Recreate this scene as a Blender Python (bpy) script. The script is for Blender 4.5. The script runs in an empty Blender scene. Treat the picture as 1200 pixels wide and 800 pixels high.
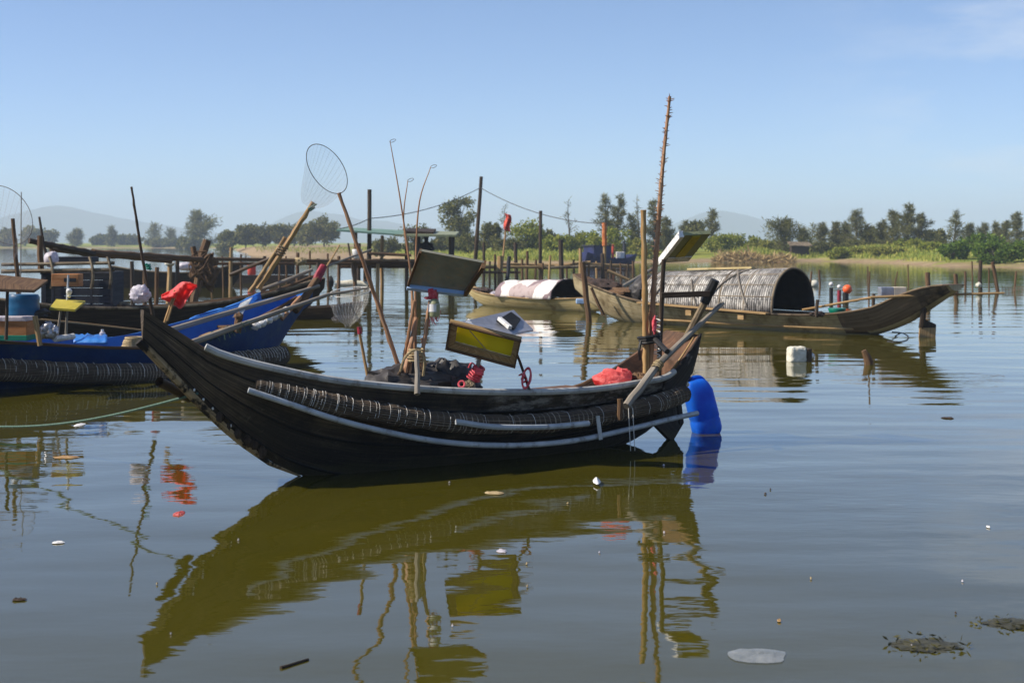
import bpy, math, random
from mathutils import Vector, Matrix, noise as mnoise
random.seed(11)
sc = bpy.context.scene
COL = sc.collection
EYE, FPX, HZ, CX = 1.65, 1666.7, 284.0, 600.0     # eye height (m), focal length, horizon row and centre column of the photograph

def P(px, py, d):
    "point d metres away that the photograph shows at (px, py)"
    return Vector(((px - CX) / FPX * d, d, EYE - (py - HZ) / FPX * d))

def W(px, py, z=0.0):
    "point on the water (height z) that the photograph shows at (px, py)"
    d = (EYE - z) * FPX / (py - HZ)
    return Vector(((px - CX) / FPX * d, d, z))

def interp(tab, t):
    "smooth interpolation of a table of (t, value)"
    if t <= tab[0][0]: return tab[0][1]
    if t >= tab[-1][0]: return tab[-1][1]
    for i in range(len(tab) - 1):
        if tab[i][0] <= t <= tab[i + 1][0]:
            t0, v0 = tab[i]; t1, v1 = tab[i + 1]
            h = t1 - t0
            m0 = (v1 - v0) / h if i == 0 else (v1 - tab[i - 1][1]) / (t1 - tab[i - 1][0])
            m1 = (v1 - v0) / h if i + 2 >= len(tab) else (tab[i + 2][1] - v0) / (tab[i + 2][0] - t0)
            s = (t - t0) / h
            return ((2*s**3 - 3*s**2 + 1)*v0 + (s**3 - 2*s**2 + s)*h*m0 + (-2*s**3 + 3*s**2)*v1 + (s**3 - s**2)*h*m1)

# ------------------------------------------------------------------ materials
def S(r, g, b):
    f = lambda c: (c/255/12.92) if c/255 <= .04045 else ((c/255 + .055)/1.055)**2.4
    return (f(r), f(g), f(b), 1)

class NT:
    def __init__(s, name):
        s.m = bpy.data.materials.new(name); s.m.use_nodes = True
        s.t = s.m.node_tree; s.b = s.t.nodes['Principled BSDF']; s.out = s.t.nodes['Material Output']
    def n(s, kind, **kw):
        nd = s.t.nodes.new(kind)
        for k, v in kw.items():
            if k in nd.inputs.keys(): nd.inputs[k].default_value = v
            else: setattr(nd, k, v)
        return nd
    def l(s, a, b): s.t.links.new(a, b)
    def coords(s, kind, scale):
        tc = s.n('ShaderNodeTexCoord'); mp = s.n('ShaderNodeMapping'); mp.inputs['Scale'].default_value = scale
        s.l(tc.outputs[kind], mp.inputs['Vector']); return mp.outputs['Vector']
    def noise(s, vec, scale, detail=4, rough=.55):
        nd = s.n('ShaderNodeTexNoise', Scale=scale, Detail=detail, Roughness=rough); s.l(vec, nd.inputs['Vector']); return nd.outputs['Fac']
    def ramp(s, fac, stops, interp='LINEAR'):
        r = s.n('ShaderNodeValToRGB'); r.color_ramp.interpolation = interp
        e = r.color_ramp.elements
        while len(e) < len(stops): e.new(.5)
        for el, (p, c) in zip(e, stops): el.position = p; el.color = c
        s.l(fac, r.inputs['Fac']); return r.outputs['Color']
    def mix(s, fac, a, b, mode='MIX'):
        m = s.n('ShaderNodeMix', data_type='RGBA', blend_type=mode)
        for v, i in ((fac, 0), (a, 6), (b, 7)):
            if isinstance(v, (int, float, tuple)): m.inputs[i].default_value = v
            else: s.l(v, m.inputs[i])
        return m.outputs[2]
    def math(s, op, a, b=0.0):
        m = s.n('ShaderNodeMath', operation=op)
        for v, i in ((a, 0), (b, 1)):
            if isinstance(v, (int, float)): m.inputs[i].default_value = v
            else: s.l(v, m.inputs[i])
        return m.outputs[0]
    def bump(s, h, dist=.004, strength=1.0):
        b = s.n('ShaderNodeBump', Distance=dist, Strength=strength); s.l(h, b.inputs['Height']); s.l(b.outputs[0], s.b.inputs['Normal']); return b

def wood(name, dark, mid, light, across=55, along=2.2, rough=.8, bump=.004, stain=None, stain_amt=(.45, .62), spec=.3, stain_scale=3.0):
    "grain that runs along the UV v axis; light and dark streaks, blotchy stains"
    t = NT(name)
    v = t.coords('UV', (across, along, 1))
    g = t.noise(v, 1.0, 6, .65)
    c = t.ramp(g, [(.28, dark), (.5, mid), (.74, light)])
    o = t.coords('Object', (1, 1, 1))
    big = t.noise(o, 1.7, 4)
    c = t.mix(t.math('MULTIPLY', big, .55), c, t.mix(1.0, c, (.45, .42, .4, 1), 'MULTIPLY'))
    if stain:
        f = t.ramp(t.noise(o, stain_scale, 6, .7), [(stain_amt[0], (0, 0, 0, 1)), (stain_amt[1], (1, 1, 1, 1))])
        c = t.mix(f, c, stain)
    t.l(c, t.b.inputs['Base Color']); t.b.inputs['Roughness'].default_value = rough
    t.b.inputs['Specular IOR Level'].default_value = spec
    t.bump(t.math('ADD', g, t.math('MULTIPLY', t.noise(o, 40, 3), .5)), bump)
    return t.m

def plain(name, c1, c2, scale=4.0, rough=.5, bump=.002, bscale=30, spec=.4, metallic=0.0, trans=0.0, dirt=None):
    t = NT(name); o = t.coords('Object', (1, 1, 1))
    c = t.ramp(t.noise(o, scale, 5, .6), [(.33, c1), (.68, c2)])
    if dirt:
        c = t.mix(t.ramp(t.noise(o, scale*2.3, 6, .7), [(.52, (0, 0, 0, 1)), (.7, (1, 1, 1, 1))]), c, dirt)
    t.l(c, t.b.inputs['Base Color']); t.b.inputs['Roughness'].default_value = rough
    t.b.inputs['Specular IOR Level'].default_value = spec; t.b.inputs['Metallic'].default_value = metallic
    if trans:
        tr = t.n('ShaderNodeBsdfTranslucent'); t.l(c, tr.inputs['Color'])
        mx = t.n('ShaderNodeMixShader', Fac=trans); t.l(t.b.outputs[0], mx.inputs[1]); t.l(tr.outputs[0], mx.inputs[2]); t.l(mx.outputs[0], t.out.inputs['Surface'])
    if bump: t.bump(t.noise(o, bscale, 4, .6), bump)
    return t.m

def leafmat(name, stops, trans=.3):
    t = NT(name); g = t.n('ShaderNodeNewGeometry')
    c = t.ramp(g.outputs['Random Per Island'], stops)
    t.l(c, t.b.inputs['Base Color']); t.b.inputs['Roughness'].default_value = .75; t.b.inputs['Specular IOR Level'].default_value = .2
    tr = t.n('ShaderNodeBsdfTranslucent'); t.l(c, tr.inputs['Color'])
    mx = t.n('ShaderNodeMixShader', Fac=trans); t.l(t.b.outputs[0], mx.inputs[1]); t.l(tr.outputs[0], mx.inputs[2]); t.l(mx.outputs[0], t.out.inputs['Surface'])
    return t.m

def netmat(name, col, n=26, w=.16, base=.05):
    "knotted mesh: opaque threads on a UV grid, clear between them"
    t = NT(name); tc = t.n('ShaderNodeTexCoord'); sp = t.n('ShaderNodeSeparateXYZ'); t.l(tc.outputs['UV'], sp.inputs[0])
    a = t.math('FRACT', t.math('MULTIPLY', sp.outputs[0], n)); b = t.math('FRACT', t.math('MULTIPLY', sp.outputs[1], n))
    f = t.math('MAXIMUM', t.math('LESS_THAN', a, w), t.math('LESS_THAN', b, w))
    f = t.math('MAXIMUM', f, base)
    t.b.inputs['Base Color'].default_value = col; t.b.inputs['Roughness'].default_value = .6
    tr = t.n('ShaderNodeBsdfTransparent'); mx = t.n('ShaderNodeMixShader')
    t.l(f, mx.inputs[0]); t.l(tr.outputs[0], mx.inputs[1]); t.l(t.b.outputs[0], mx.inputs[2]); t.l(mx.outputs[0], t.out.inputs['Surface'])
    return t.m

def rolled(name, dark, mid, light, ring=(.5, .5, .48, 1), rings=7.0):
    "rolled split-bamboo matting: strips along v, pale lashings round it"
    t = NT(name)
    g = t.noise(t.coords('UV', (95, 1.2, 1)), 1.0, 5, .6)
    w = t.n('ShaderNodeTexWave', Scale=1.0, Distortion=1.5, Detail=3); w.wave_type = 'BANDS'; w.bands_direction = 'X'
    t.l(t.coords('UV', (18, .6, 1)), w.inputs['Vector'])
    c = t.ramp(g, [(.3, dark), (.52, mid), (.75, light)])
    c = t.mix(t.math('MULTIPLY', w.outputs['Fac'], .6), c, dark)
    r = t.n('ShaderNodeTexWave', Scale=rings, Distortion=1.0, Detail=1); r.wave_type = 'BANDS'; r.bands_direction = 'Y'
    t.l(t.coords('UV', (1, 1, 1)), r.inputs['Vector'])
    rf = t.ramp(r.outputs['Fac'], [(.86, (0, 0, 0, 1)), (.95, (1, 1, 1, 1))])
    n2 = t.ramp(t.noise(t.coords('Object', (1, 1, 1)), 4, 3), [(.42, (0, 0, 0, 1)), (.6, (1, 1, 1, 1))])
    c = t.mix(t.math('MULTIPLY', t.math('MULTIPLY', rf, n2), .75), c, ring)
    t.l(c, t.b.inputs['Base Color']); t.b.inputs['Roughness'].default_value = .85
    t.bump(t.math('ADD', g, w.outputs['Fac']), .008)
    return t.m

M = {}
M['grey_wood'] = wood('weathered grey wood', S(88,74,58), S(140,124,100), S(186,170,142), stain=S(62,52,42))
M['tan_wood'] = wood('sun bleached tan wood', S(110,84,54), S(165,135,92), S(205,180,136))
M['dark_wood'] = wood('dark wet wood', S(30,24,18), S(58,46,36), S(92,76,60))
M['brown_wood'] = wood('brown weathered wood', S(62,44,30), S(104,78,54), S(146,118,86))
M['red_wood'] = wood('red brown inner planking', S(66,44,32), S(108,78,58), S(146,114,88), across=30, stain=S(60,48,40))
def tarmat():
    "tarred planking: plank seams along the hull, brown where the tar has worn, scuffs and dried scum"
    t = NT('tarred hull planking'); o = t.coords('Object', (1, 1, 1)); uv = t.coords('UV', (1, 1, 1))
    g = t.noise(t.coords('UV', (46, 1.4, 1)), 1.0, 7, .68)
    base = t.ramp(g, [(.3, S(15,13,11)), (.52, S(34,29,24)), (.76, S(72,62,50))])
    worn = t.ramp(g, [(.3, S(46,37,28)), (.52, S(86,72,56)), (.76, S(134,117,95))])
    z = t.n('ShaderNodeSeparateXYZ'); t.l(o, z.inputs[0])
    big = t.noise(o, 2.1, 6, .68)
    f = t.math('ADD', t.math('MULTIPLY', z.outputs[2], .28), big)
    c = t.mix(t.ramp(f, [(.56, (0, 0, 0, 1)), (.86, (1, 1, 1, 1))]), base, worn)
    c = t.mix(t.ramp(t.noise(o, 11, 7, .75), [(.60, (0, 0, 0, 1)), (.72, (.8, .8, .8, 1))]), c, S(92,84,74))
    wl = t.ramp(t.math('ADD', z.outputs[2], t.math('MULTIPLY', t.math('SUBTRACT', t.noise(t.coords('Object', (3, 3, 1)), 2.0, 6, .7), .5), .16)), [(.05, (1, 1, 1, 1)), (.085, (0, 0, 0, 1))])
    c = t.mix(t.math('MULTIPLY', wl, .55), c, S(58,54,34))
    sm = t.math('MULTIPLY', t.math('MULTIPLY', t.ramp(z.outputs[0], [(.30, (0, 0, 0, 1)), (.42, (1, 1, 1, 1))]), t.ramp(z.outputs[2], [(.30, (0, 0, 0, 1)), (.36, (1, 1, 1, 1))])), t.ramp(t.noise(t.coords('Object', (5, 5, 16)), 1.0, 6, .7), [(.46, (0, 0, 0, 1)), (.6, (1, 1, 1, 1))]))
    c = t.mix(t.math('MULTIPLY', sm, .75), c, S(150,142,132))
    w = t.n('ShaderNodeTexWave', Scale=1.0, Distortion=.6, Detail=1); w.wave_type = 'BANDS'; w.bands_direction = 'X'
    t.l(t.coords('UV', (1.1, .12, 1)), w.inputs['Vector'])
    seam = t.ramp(w.outputs['Fac'], [(.0, (1, 1, 1, 1)), (.035, (0, 0, 0, 1))])
    c = t.mix(seam, c, S(6,5,5))
    t.l(c, t.b.inputs['Base Color']); t.b.inputs['Roughness'].default_value = .6; t.b.inputs['Specular IOR Level'].default_value = .3
    t.bump(t.math('SUBTRACT', t.math('ADD', g, t.math('MULTIPLY', t.noise(o, 16, 5, .7), 1.2)), t.math('MULTIPLY', seam, 2.0)), .008)
    return t.m
M['tar'] = tarmat()
M['stem_wood'] = wood('worn bare stem wood', S(110,88,60), S(172,146,106), S(212,188,148), across=40, stain=S(30,24,18), stain_amt=(.47,.56), stain_scale=7)
M['stern_wood'] = wood('scuffed black and grey stern planking', S(16,14,12), S(40,35,30), S(96,86,74), across=40, along=1.2, stain=S(120,112,104), stain_amt=(.56,.68), stain_scale=7)
M['sampan_wood'] = wood('pale oiled sampan planking', S(140,124,94), S(186,170,134), S(212,198,168), across=24, along=.7, stain=S(100,84,56), stain_amt=(.5,.68), stain_scale=1.6)
M['sampan_dark'] = wood('grey brown stern planking', S(70,56,42), S(114,96,74), S(156,136,110), across=24, along=.8, stain=S(34,28,22), stain_amt=(.5,.64), stain_scale=2.0)
M['canoe_wood'] = wood('pale yellow hull', S(166,144,94), S(206,186,134), S(226,212,170), across=18, along=.5, stain=S(120,100,62), stain_amt=(.56,.7), stain_scale=2.0)
M['bamboo'] = wood('dry bamboo', S(126,92,54), S(176,140,90), S(208,180,132), across=24, along=1.4, rough=.5, bump=.001)
M['bamboo_red'] = wood('reddish brown bamboo', S(112,76,52), S(172,128,94), S(210,174,138), across=24, along=2.0, rough=.55, bump=.001)
M['bamboo_dark'] = wood('dark old bamboo', S(40,32,24), S(72,58,44), S(110,92,72), across=24, along=2.0, rough=.6)
M['grey_pole'] = wood('silvery worn pole', S(96,88,78), S(140,132,120), S(178,170,158), across=26, along=1.6, rough=.6)
M['pvc'] = plain('pale grey plastic pipe', S(150,156,162), S(186,190,192), 5, .42, .0008, dirt=S(104,98,88))
M['rail_pipe'] = plain('dull grey rail', S(150,150,147), S(190,189,184), 5, .5, .001, dirt=S(112,104,92))
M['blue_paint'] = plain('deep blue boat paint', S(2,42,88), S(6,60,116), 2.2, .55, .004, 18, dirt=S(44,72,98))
M['blue_wood'] = plain('sunlit blue inner paint', S(16,78,150), S(36,108,184), 2.2, .5, .002, 18)  # lighter copy of the outer blue, sunlight put into the colour
M['tarp_blue'] = plain('bright blue tarp', S(30,100,195), S(70,145,220), 3, .45, .006, 9, trans=.15)
M['tarp_dark'] = plain('dark navy tarp', S(16,22,60), S(34,44,98), 1.5, .6, .01, 4)
M['teal'] = plain('teal blue plastic', S(0,66,104), S(10,90,130), 3, .4)
M['can_blue'] = plain('bright blue jerry can plastic', S(0,84,210), S(26,126,242), 3.5, .42, .002, 14, trans=.35, dirt=S(40,110,210))
M['red_plastic'] = plain('thin red plastic bag', S(246,104,102), S(250,146,140), 6, .4, .02, 20, trans=.5)
M['red_cord'] = plain('red and pink cord', S(176,26,44), S(222,110,120), 22, .7, .004, 60)
M['white_plastic'] = plain('white plastic', S(206,206,206), S(232,230,226), 6, .4, .002, 20, dirt=S(160,156,148))
M['clear_film'] = plain('clear plastic sheet in water', S(140,146,148), S(176,180,182), 9, .3, .01, 26)
t_ = M['clear_film'].node_tree; a_ = t_.nodes.new('ShaderNodeBsdfTransparent'); b_ = t_.nodes.new('ShaderNodeMixShader'); b_.inputs[0].default_value = .5
t_.links.new(a_.outputs[0], b_.inputs[1]); t_.links.new(t_.nodes['Principled BSDF'].outputs[0], b_.inputs[2]); t_.links.new(b_.outputs[0], t_.nodes['Material Output'].inputs['Surface'])
M['white_film'] = plain('crumpled pale plastic bag', S(196,190,200), S(226,220,226), 9, .35, .008, 22, trans=.3)
M['foam'] = plain('dirty white foam', S(196,192,176), S(226,222,206), 6, .85, .004, 30, dirt=S(150,138,112))
M['black_tarp'] = plain('crumpled black sheeting', S(38,36,36), S(72,68,66), 6, .55, .012, 12)
M['black'] = plain('black rubber and painted shade', S(16,16,17), S(34,33,32), 6, .6)  # also painted inside hood and cover as their shade
M['olive_panel'] = plain('dull dark olive panel', S(112,113,102), S(138,138,124), 7, .6, .001, dirt=S(150,132,108))
M['yellow_panel'] = plain('olive yellow plastic sheet', S(220,204,20), S(232,216,36), 4, .4, .001, trans=.5)
M['yellow_lamp'] = plain('faded yellow board', S(160,146,30), S(190,172,60), 8, .5, .002)
M['green_panel'] = plain('greenish grey sheet', S(120,126,96), S(150,152,116), 6, .5, .001)
M['metal'] = plain('dull silver sheet metal', S(150,152,160), S(188,188,194), 9, .32, .002, 14, metallic=.6)
M['blue_trim'] = plain('pale blue painted batten', S(140,170,210), S(170,196,226), 9, .55)
M['slate'] = wood('dark slate painted boards', S(30,32,38), S(50,53,61), S(74,76,84), across=20, along=.9)
M['thatch'] = None
M['rope'] = wood('pale rope', S(120,104,76), S(170,150,112), S(206,190,150), across=60, along=40, bump=.002)
M['green_rope'] = wood('wet green mooring rope', S(44,70,60), S(80,108,96), S(128,150,138), across=60, along=60, bump=.001)
M['wire'] = plain('dark cable', S(40,40,42), S(60,60,62), 5, .6, 0)
M['string'] = plain('white string', S(200,196,188), S(226,222,214), 9, .8, 0)
M['hoop'] = plain('thin dark hoop', S(62,58,58), S(96,90,86), 9, .5, 0)
M['orange'] = plain('orange float', S(222,84,36), S(238,110,60), 5, .45)
M['green'] = plain('green plastic basin', S(0,104,84), S(14,132,104), 5, .4)
M['red_cloth'] = plain('faded red cloth', S(206,74,58), S(232,112,92), 5, .8, .006, 9, trans=.3)
M['maroon'] = plain('maroon painted post', S(112,20,36), S(160,44,60), 9, .5)
M['concrete'] = plain('pale crate plastic', S(180,168,148), S(206,196,178), 5, .7, .002)
M['crate_wood'] = wood('orange plywood crate', S(140,86,44), S(190,128,78), S(214,160,110), across=16, along=2)
M['net_white'] = netmat('pale landing net', S(206,204,200), 30, .05, .06)
M['net_grey'] = netmat('grey landing net', S(150,146,150), 30, .03, .05)
M['net_dark'] = plain('heap of dark netting', S(36,28,26), S(76,60,54), 14, .9, .02, 30)
M['pond_net'] = netmat('fine brown fence net', S(120,104,80), 30, .22, .18)
M['roll'] = rolled('rolled bamboo matting', S(34,27,20), S(98,81,62), S(164,142,114), S(176,164,146))
M['cloth_patch'] = None
M['skin'] = plain('tanned skin', S(120,80,58), S(140,96,70), 9, .6, 0)
M['dark_cloth'] = plain('dark clothing', S(28,26,32), S(48,44,50), 9, .9, .004)

def thatchmat():
    t = NT('grey woven bamboo hood')
    v = t.coords('UV', (1, 1, 1))
    br = t.n('ShaderNodeTexBrick', Scale=1.0); br.offset = .5; br.squash = 1
    for k, x in (('Mortar Size', .009), ('Brick Width', .46), ('Row Height', .052), ('Mortar Smooth', .3)): br.inputs[k].default_value = x
    t.l(v, br.inputs['Vector'])
    g = t.noise(t.coords('UV', (9, 60, 1)), 1.0, 5, .65)
    c = t.ramp(g, [(.3, S(120,116,110)), (.5, S(204,199,190)), (.72, S(244,240,233))])
    sm = t.ramp(t.noise(t.coords('Object', (1, 1, 1)), 2.4, 5), [(.42, (1, 1, 1, 1)), (.62, (.36, .36, .38, 1))])
    c = t.mix(1.0, c, sm, 'MULTIPLY')
    c = t.mix(br.outputs['Fac'], c, S(28,26,26))
    gap = t.ramp(t.noise(t.coords('UV', (5, 16, 1)), 1.0, 4, .7), [(.48, (0, 0, 0, 1)), (.6, (1, 1, 1, 1))]); c = t.mix(t.math('MULTIPLY', gap, .85), c, S(40,38,36))
    t.l(c, t.b.inputs['Base Color']); t.b.inputs['Roughness'].default_value = .6
    t.bump(t.math('SUBTRACT', g, br.outputs['Fac']), .01)
    return t.m
M['thatch'] = thatchmat()

def patchmat():
    t = NT('patched pink and white cover')
    vo = t.n('ShaderNodeTexVoronoi', Scale=1.0); nz_ = t.n('ShaderNodeTexNoise', Scale=1.6, Detail=3)
    t.l(t.coords('Object', (1, 1, 1)), nz_.inputs['Vector']); ad = t.n('ShaderNodeVectorMath', operation='ADD'); t.l(t.coords('Object', (2.2, 2.4, 2.0)), ad.inputs[0]); t.l(nz_.outputs['Color'], ad.inputs[1]); t.l(ad.outputs[0], vo.inputs['Vector'])
    se = t.n('ShaderNodeSeparateXYZ'); t.l(vo.outputs['Color'], se.inputs[0])
    pc = t.ramp(se.outputs[0], [(.0, S(128,110,114)), (.3, S(214,208,202)), (.52, S(168,152,150)), (.72, S(232,228,222)), (.9, S(132,104,108))], 'CONSTANT')
    c = t.mix(t.ramp(t.noise(t.coords('Object', (1, 1, 1)), 5, 6, .7), [(.52, (0, 0, 0, 1)), (.7, (.7, .7, .7, 1))]), pc, S(120,96,92))
    t.l(c, t.b.inputs['Base Color']); t.b.inputs['Roughness'].default_value = .85
    t.bump(t.noise(t.coords('Object', (1, 1, 1)), 8, 4), .02)
    return t.m
M['cloth_patch'] = patchmat()

# ------------------------------------------------------------------ mesh building
class MB:
    def __init__(s): s.v = []; s.f = []; s.uv = []; s.mi = []; s.cur = 0
    def face(s, idx, uvs=None):
        s.f.append(tuple(idx)); s.uv.append(uvs or [(0, 0)] * len(idx)); s.mi.append(s.cur)
    def grid(s, rows, usc=1.0, vsc=1.0, close=False, flip=False):
        "rows of points -> a sheet; uv in metres (u across a row, v from row to row)"
        b = len(s.v); n = len(rows[0])
        for r in rows: s.v.extend([tuple(p) for p in r])
        ul = [0.0]; mid = rows[len(rows)//2]
        for j in range(n): ul.append(ul[-1] + (Vector(mid[(j+1) % n]) - Vector(mid[j])).length)
        vl = [0.0]
        for i in range(len(rows)-1): vl.append(vl[-1] + (Vector(rows[i+1][n//2]) - Vector(rows[i][n//2])).length)
        for i in range(len(rows)-1):
            for j in range(n if close else n-1):
                k = (j+1) % n
                q = [b+i*n+j, b+i*n+k, b+(i+1)*n+k, b+(i+1)*n+j]
                u = [(ul[j]*usc, vl[i]*vsc), (ul[j+1]*usc, vl[i]*vsc), (ul[j+1]*usc, vl[i+1]*vsc), (ul[j]*usc, vl[i+1]*vsc)]
                if flip: q.reverse(); u.reverse()
                s.face(q, u)
        return b
    def tube(s, pts, r, n=8, cap=True, wob=0.0):
        pts = [Vector(p) for p in pts]; m = len(pts)
        rs = r if isinstance(r, (list, tuple)) else [r]*m
        t0 = (pts[1]-pts[0]).normalized()
        ref = Vector((0, 0, 1)) if abs(t0.z) < .9 else Vector((1, 0, 0))
        e = t0.cross(ref).normalized(); rows = []
        for i, p in enumerate(pts):
            t = ((pts[min(i+1, m-1)] - pts[max(i-1, 0)])).normalized()
            e = (e - t*e.dot(t)).normalized(); f = t.cross(e)
            rr = rs[i]
            rows.append([p + (e*math.cos(2*math.pi*k/n) + f*math.sin(2*math.pi*k/n))*rr*(1+random.uniform(-wob, wob)) for k in range(n)])
        b = s.grid(rows, close=True)
        if cap:
            s.face([b+k for k in range(n)][::-1], [(.02*math.cos(k), .02*math.sin(k)) for k in range(n)])
            s.face([b+(m-1)*n+k for k in range(n)], [(.02*math.cos(k), .02*math.sin(k)) for k in range(n)])
    def stick(s, a, b, r0, r1=None, seg=6, bend=.0, n=8, nodes=False, wob=.05):
        a, b = Vector(a), Vector(b); r1 = r0 if r1 is None else r1
        L = (b-a).length; ax = Vector((random.uniform(-1, 1), random.uniform(-1, 1), random.uniform(-.3, .3)))
        pts, rs = [], []
        seg2 = seg*3 if nodes else seg
        for i in range(seg2+1):
            t = i/seg2
            pts.append(a.lerp(b, t) + ax*bend*L*math.sin(math.pi*t) + Vector((random.uniform(-1, 1), random.uniform(-1, 1), 0))*r0*wob*3*(0 < t < 1))
            rr = r0 + (r1-r0)*t
            if nodes and i % 3 == 0: rr *= 1.16
            rs.append(rr)
        s.tube(pts, rs, n, True, wob)
    def box(s, c, ax, ay, az):
        "c centre, ax ay az half extents as vectors; uv v runs along the longest one"
        c = Vector(c); A = [Vector(ax), Vector(ay), Vector(az)]
        if A[0].cross(A[1]).dot(A[2]) < 0: A[1] = -A[1]
        for k in range(3):
            for sgn in (1, -1):
                d = A[k]*sgn; e, f = A[(k+1) % 3], A[(k+2) % 3]
                if sgn < 0: e, f = f, e
                b = len(s.v)
                el, fl = e.length, f.length
                for (x, y) in ((-1, -1), (1, -1), (1, 1), (-1, 1)): s.v.append(tuple(c+d+e*x+f*y))
                if fl >= el: uv = [(-el, -fl), (el, -fl), (el, fl), (-el, fl)]
                else: uv = [(-fl, -el), (-fl, el), (fl, el), (fl, -el)]
                o = random.uniform(0, 9)
                s.face([b, b+1, b+2, b+3], [(p+o, q+o) for p, q in uv])
    def plank(s, a, b, w, h, up=(0, 0, 1)):
        a, b = Vector(a), Vector(b); d = (b-a); L = d.length; d.normalize()
        sd = d.cross(Vector(up)).normalized(); u = sd.cross(d)
        s.box((a+b)/2, d*L/2, sd*w/2, u*h/2)
    def slab(s, q, thick):
        "four corners (seen face, in order) given a thickness vector away from the viewer"
        q = [Vector(p) for p in q]; th = Vector(thick); b = len(s.v)
        s.v.extend([tuple(p) for p in q] + [tuple(p+th) for p in q])
        w, h = (q[1]-q[0]).length, (q[3]-q[0]).length
        s.face([b, b+3, b+2, b+1], [(0, 0), (0, h), (w, h), (w, 0)])
        s.face([b+4, b+5, b+6, b+7], [(0, 0), (w, 0), (w, h), (0, h)])
        for i in range(4):
            j = (i+1) % 4; L = (q[j]-q[i]).length; t = th.length
            s.face([b+i, b+j, b+4+j, b+4+i], [(0, 0), (0, L), (t, L), (t, 0)])
    def helix(s, a, b, R, r, turns, n=5):
        a, b = Vector(a), Vector(b); d = (b-a).normalized()
        e = d.cross(Vector((1, .2, .1))).normalized(); f = d.cross(e); pts = []
        N = int(turns*10)
        for i in range(N+1):
            t = i/N; an = 2*math.pi*turns*t; rr = R*(1+random.uniform(-.12, .12))
            pts.append(a.lerp(b, t) + (e*math.cos(an)+f*math.sin(an))*rr)
        s.tube(pts, r, n)
    def ring(s, c, e, f, r, N=32, n=6):
        c, e, f = Vector(c), Vector(e), Vector(f)
        rows = []
        for i in range(N):
            a = 2*math.pi*i/N
            p = c + e*math.cos(a) + f*math.sin(a); o = (e*math.cos(a)+f*math.sin(a)).normalized(); u = e.cross(f).normalized()
            rows.append([p + (o*math.cos(2*math.pi*k/n) + u*math.sin(2*math.pi*k/n))*r for k in range(n)])
        rows.append(rows[0]); s.grid(rows, close=True)
    def lump(s, c, ax, ay, az, amp=.25, freq=2.0, seed=0, nu=20, nv=12, zmin=None):
        "crumpled rounded mass"
        c, ax, ay, az = Vector(c), Vector(ax), Vector(ay), Vector(az); rows = []
        for i in range(nv+1):
            th = math.pi*i/nv; row = []
            for j in range(nu):
                ph = 2*math.pi*j/nu
                d = Vector((math.sin(th)*math.cos(ph), math.sin(th)*math.sin(ph), math.cos(th)))
                k = 1 + amp*mnoise.fractal(d*freq+Vector((seed*7.3, seed*3.1, seed)), .8, 2.2, 4)
                p = c + (ax*d.x + ay*d.y + az*d.z)*k
                if zmin is not None: p.z = max(p.z, zmin)
                row.append(p)
            rows.append(row)
        s.grid(rows, close=True, flip=True)
    def build(s, name, mats, parent=None, org=None, smooth=True, bevel=0, sub=0, keep=40):
        me = bpy.data.meshes.new(name)
        o_ = Vector(org) if org is not None else (Vector(ROOT.get(parent.name, (0, 0, 0))) if parent else Vector((0, 0, 0)))
        me.from_pydata([tuple(Vector(p)-o_) for p in s.v], [], s.f)
        uvl = me.uv_layers.new(name='UVMap'); k = 0
        flat = [c for f in s.uv for c in f]
        uvl.data.foreach_set('uv', [x for p in flat for x in p])
        if not isinstance(mats, (list, tuple)): mats = [mats]
        for m in mats: me.materials.append(M[m] if isinstance(m, str) else m)
        me.polygons.foreach_set('material_index', s.mi)
        me.polygons.foreach_set('use_smooth', [smooth]*len(s.f))
        ob = bpy.data.objects.new(name, me); COL.objects.link(ob)
        if parent: ob.parent = parent; ROOT[ob.name] = tuple(o_)
        else: ob.location = o_; ROOT[ob.name] = tuple(o_)
        if bevel:
            wd = ob.modifiers.new('weld', 'WELD'); wd.merge_threshold = 1e-4
            b = ob.modifiers.new('bevel', 'BEVEL'); b.width = bevel; b.segments = 2; b.limit_method = 'ANGLE'; b.angle_limit = math.radians(35)
        if smooth and keep:
            me.set_sharp_from_angle(angle=math.radians(keep))
        if sub:
            m = ob.modifiers.new('sub', 'SUBSURF'); m.levels = m.render_levels = sub
        return ob
ROOT = {}

def tag(o, label, cat, group=None, kind=None):
    if label: o['label'] = label
    if cat: o['category'] = cat
    if group: o['group'] = group
    if kind: o['kind'] = kind
    return o
def thing(name, label, cat, loc, group=None):
    o = bpy.data.objects.new(name, None); COL.objects.link(o); o.location = loc; o.empty_display_size = .2
    ROOT[o.name] = tuple(loc); return tag(o, label, cat, group)
def structure(mb, name, mat, **kw):
    o = mb.build(name, mat, **kw); o['kind'] = 'structure'; return o
def pole(name, label, cat, a, b, r0, r1=None, mat='brown_wood', group=None, bend=.012, nodes=False, seg=6, n=8):
    m = MB(); m.stick(a, b, r0, r1, seg, bend, n, nodes)
    return tag(m.build(name, mat, org=a), label, cat, group)
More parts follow.
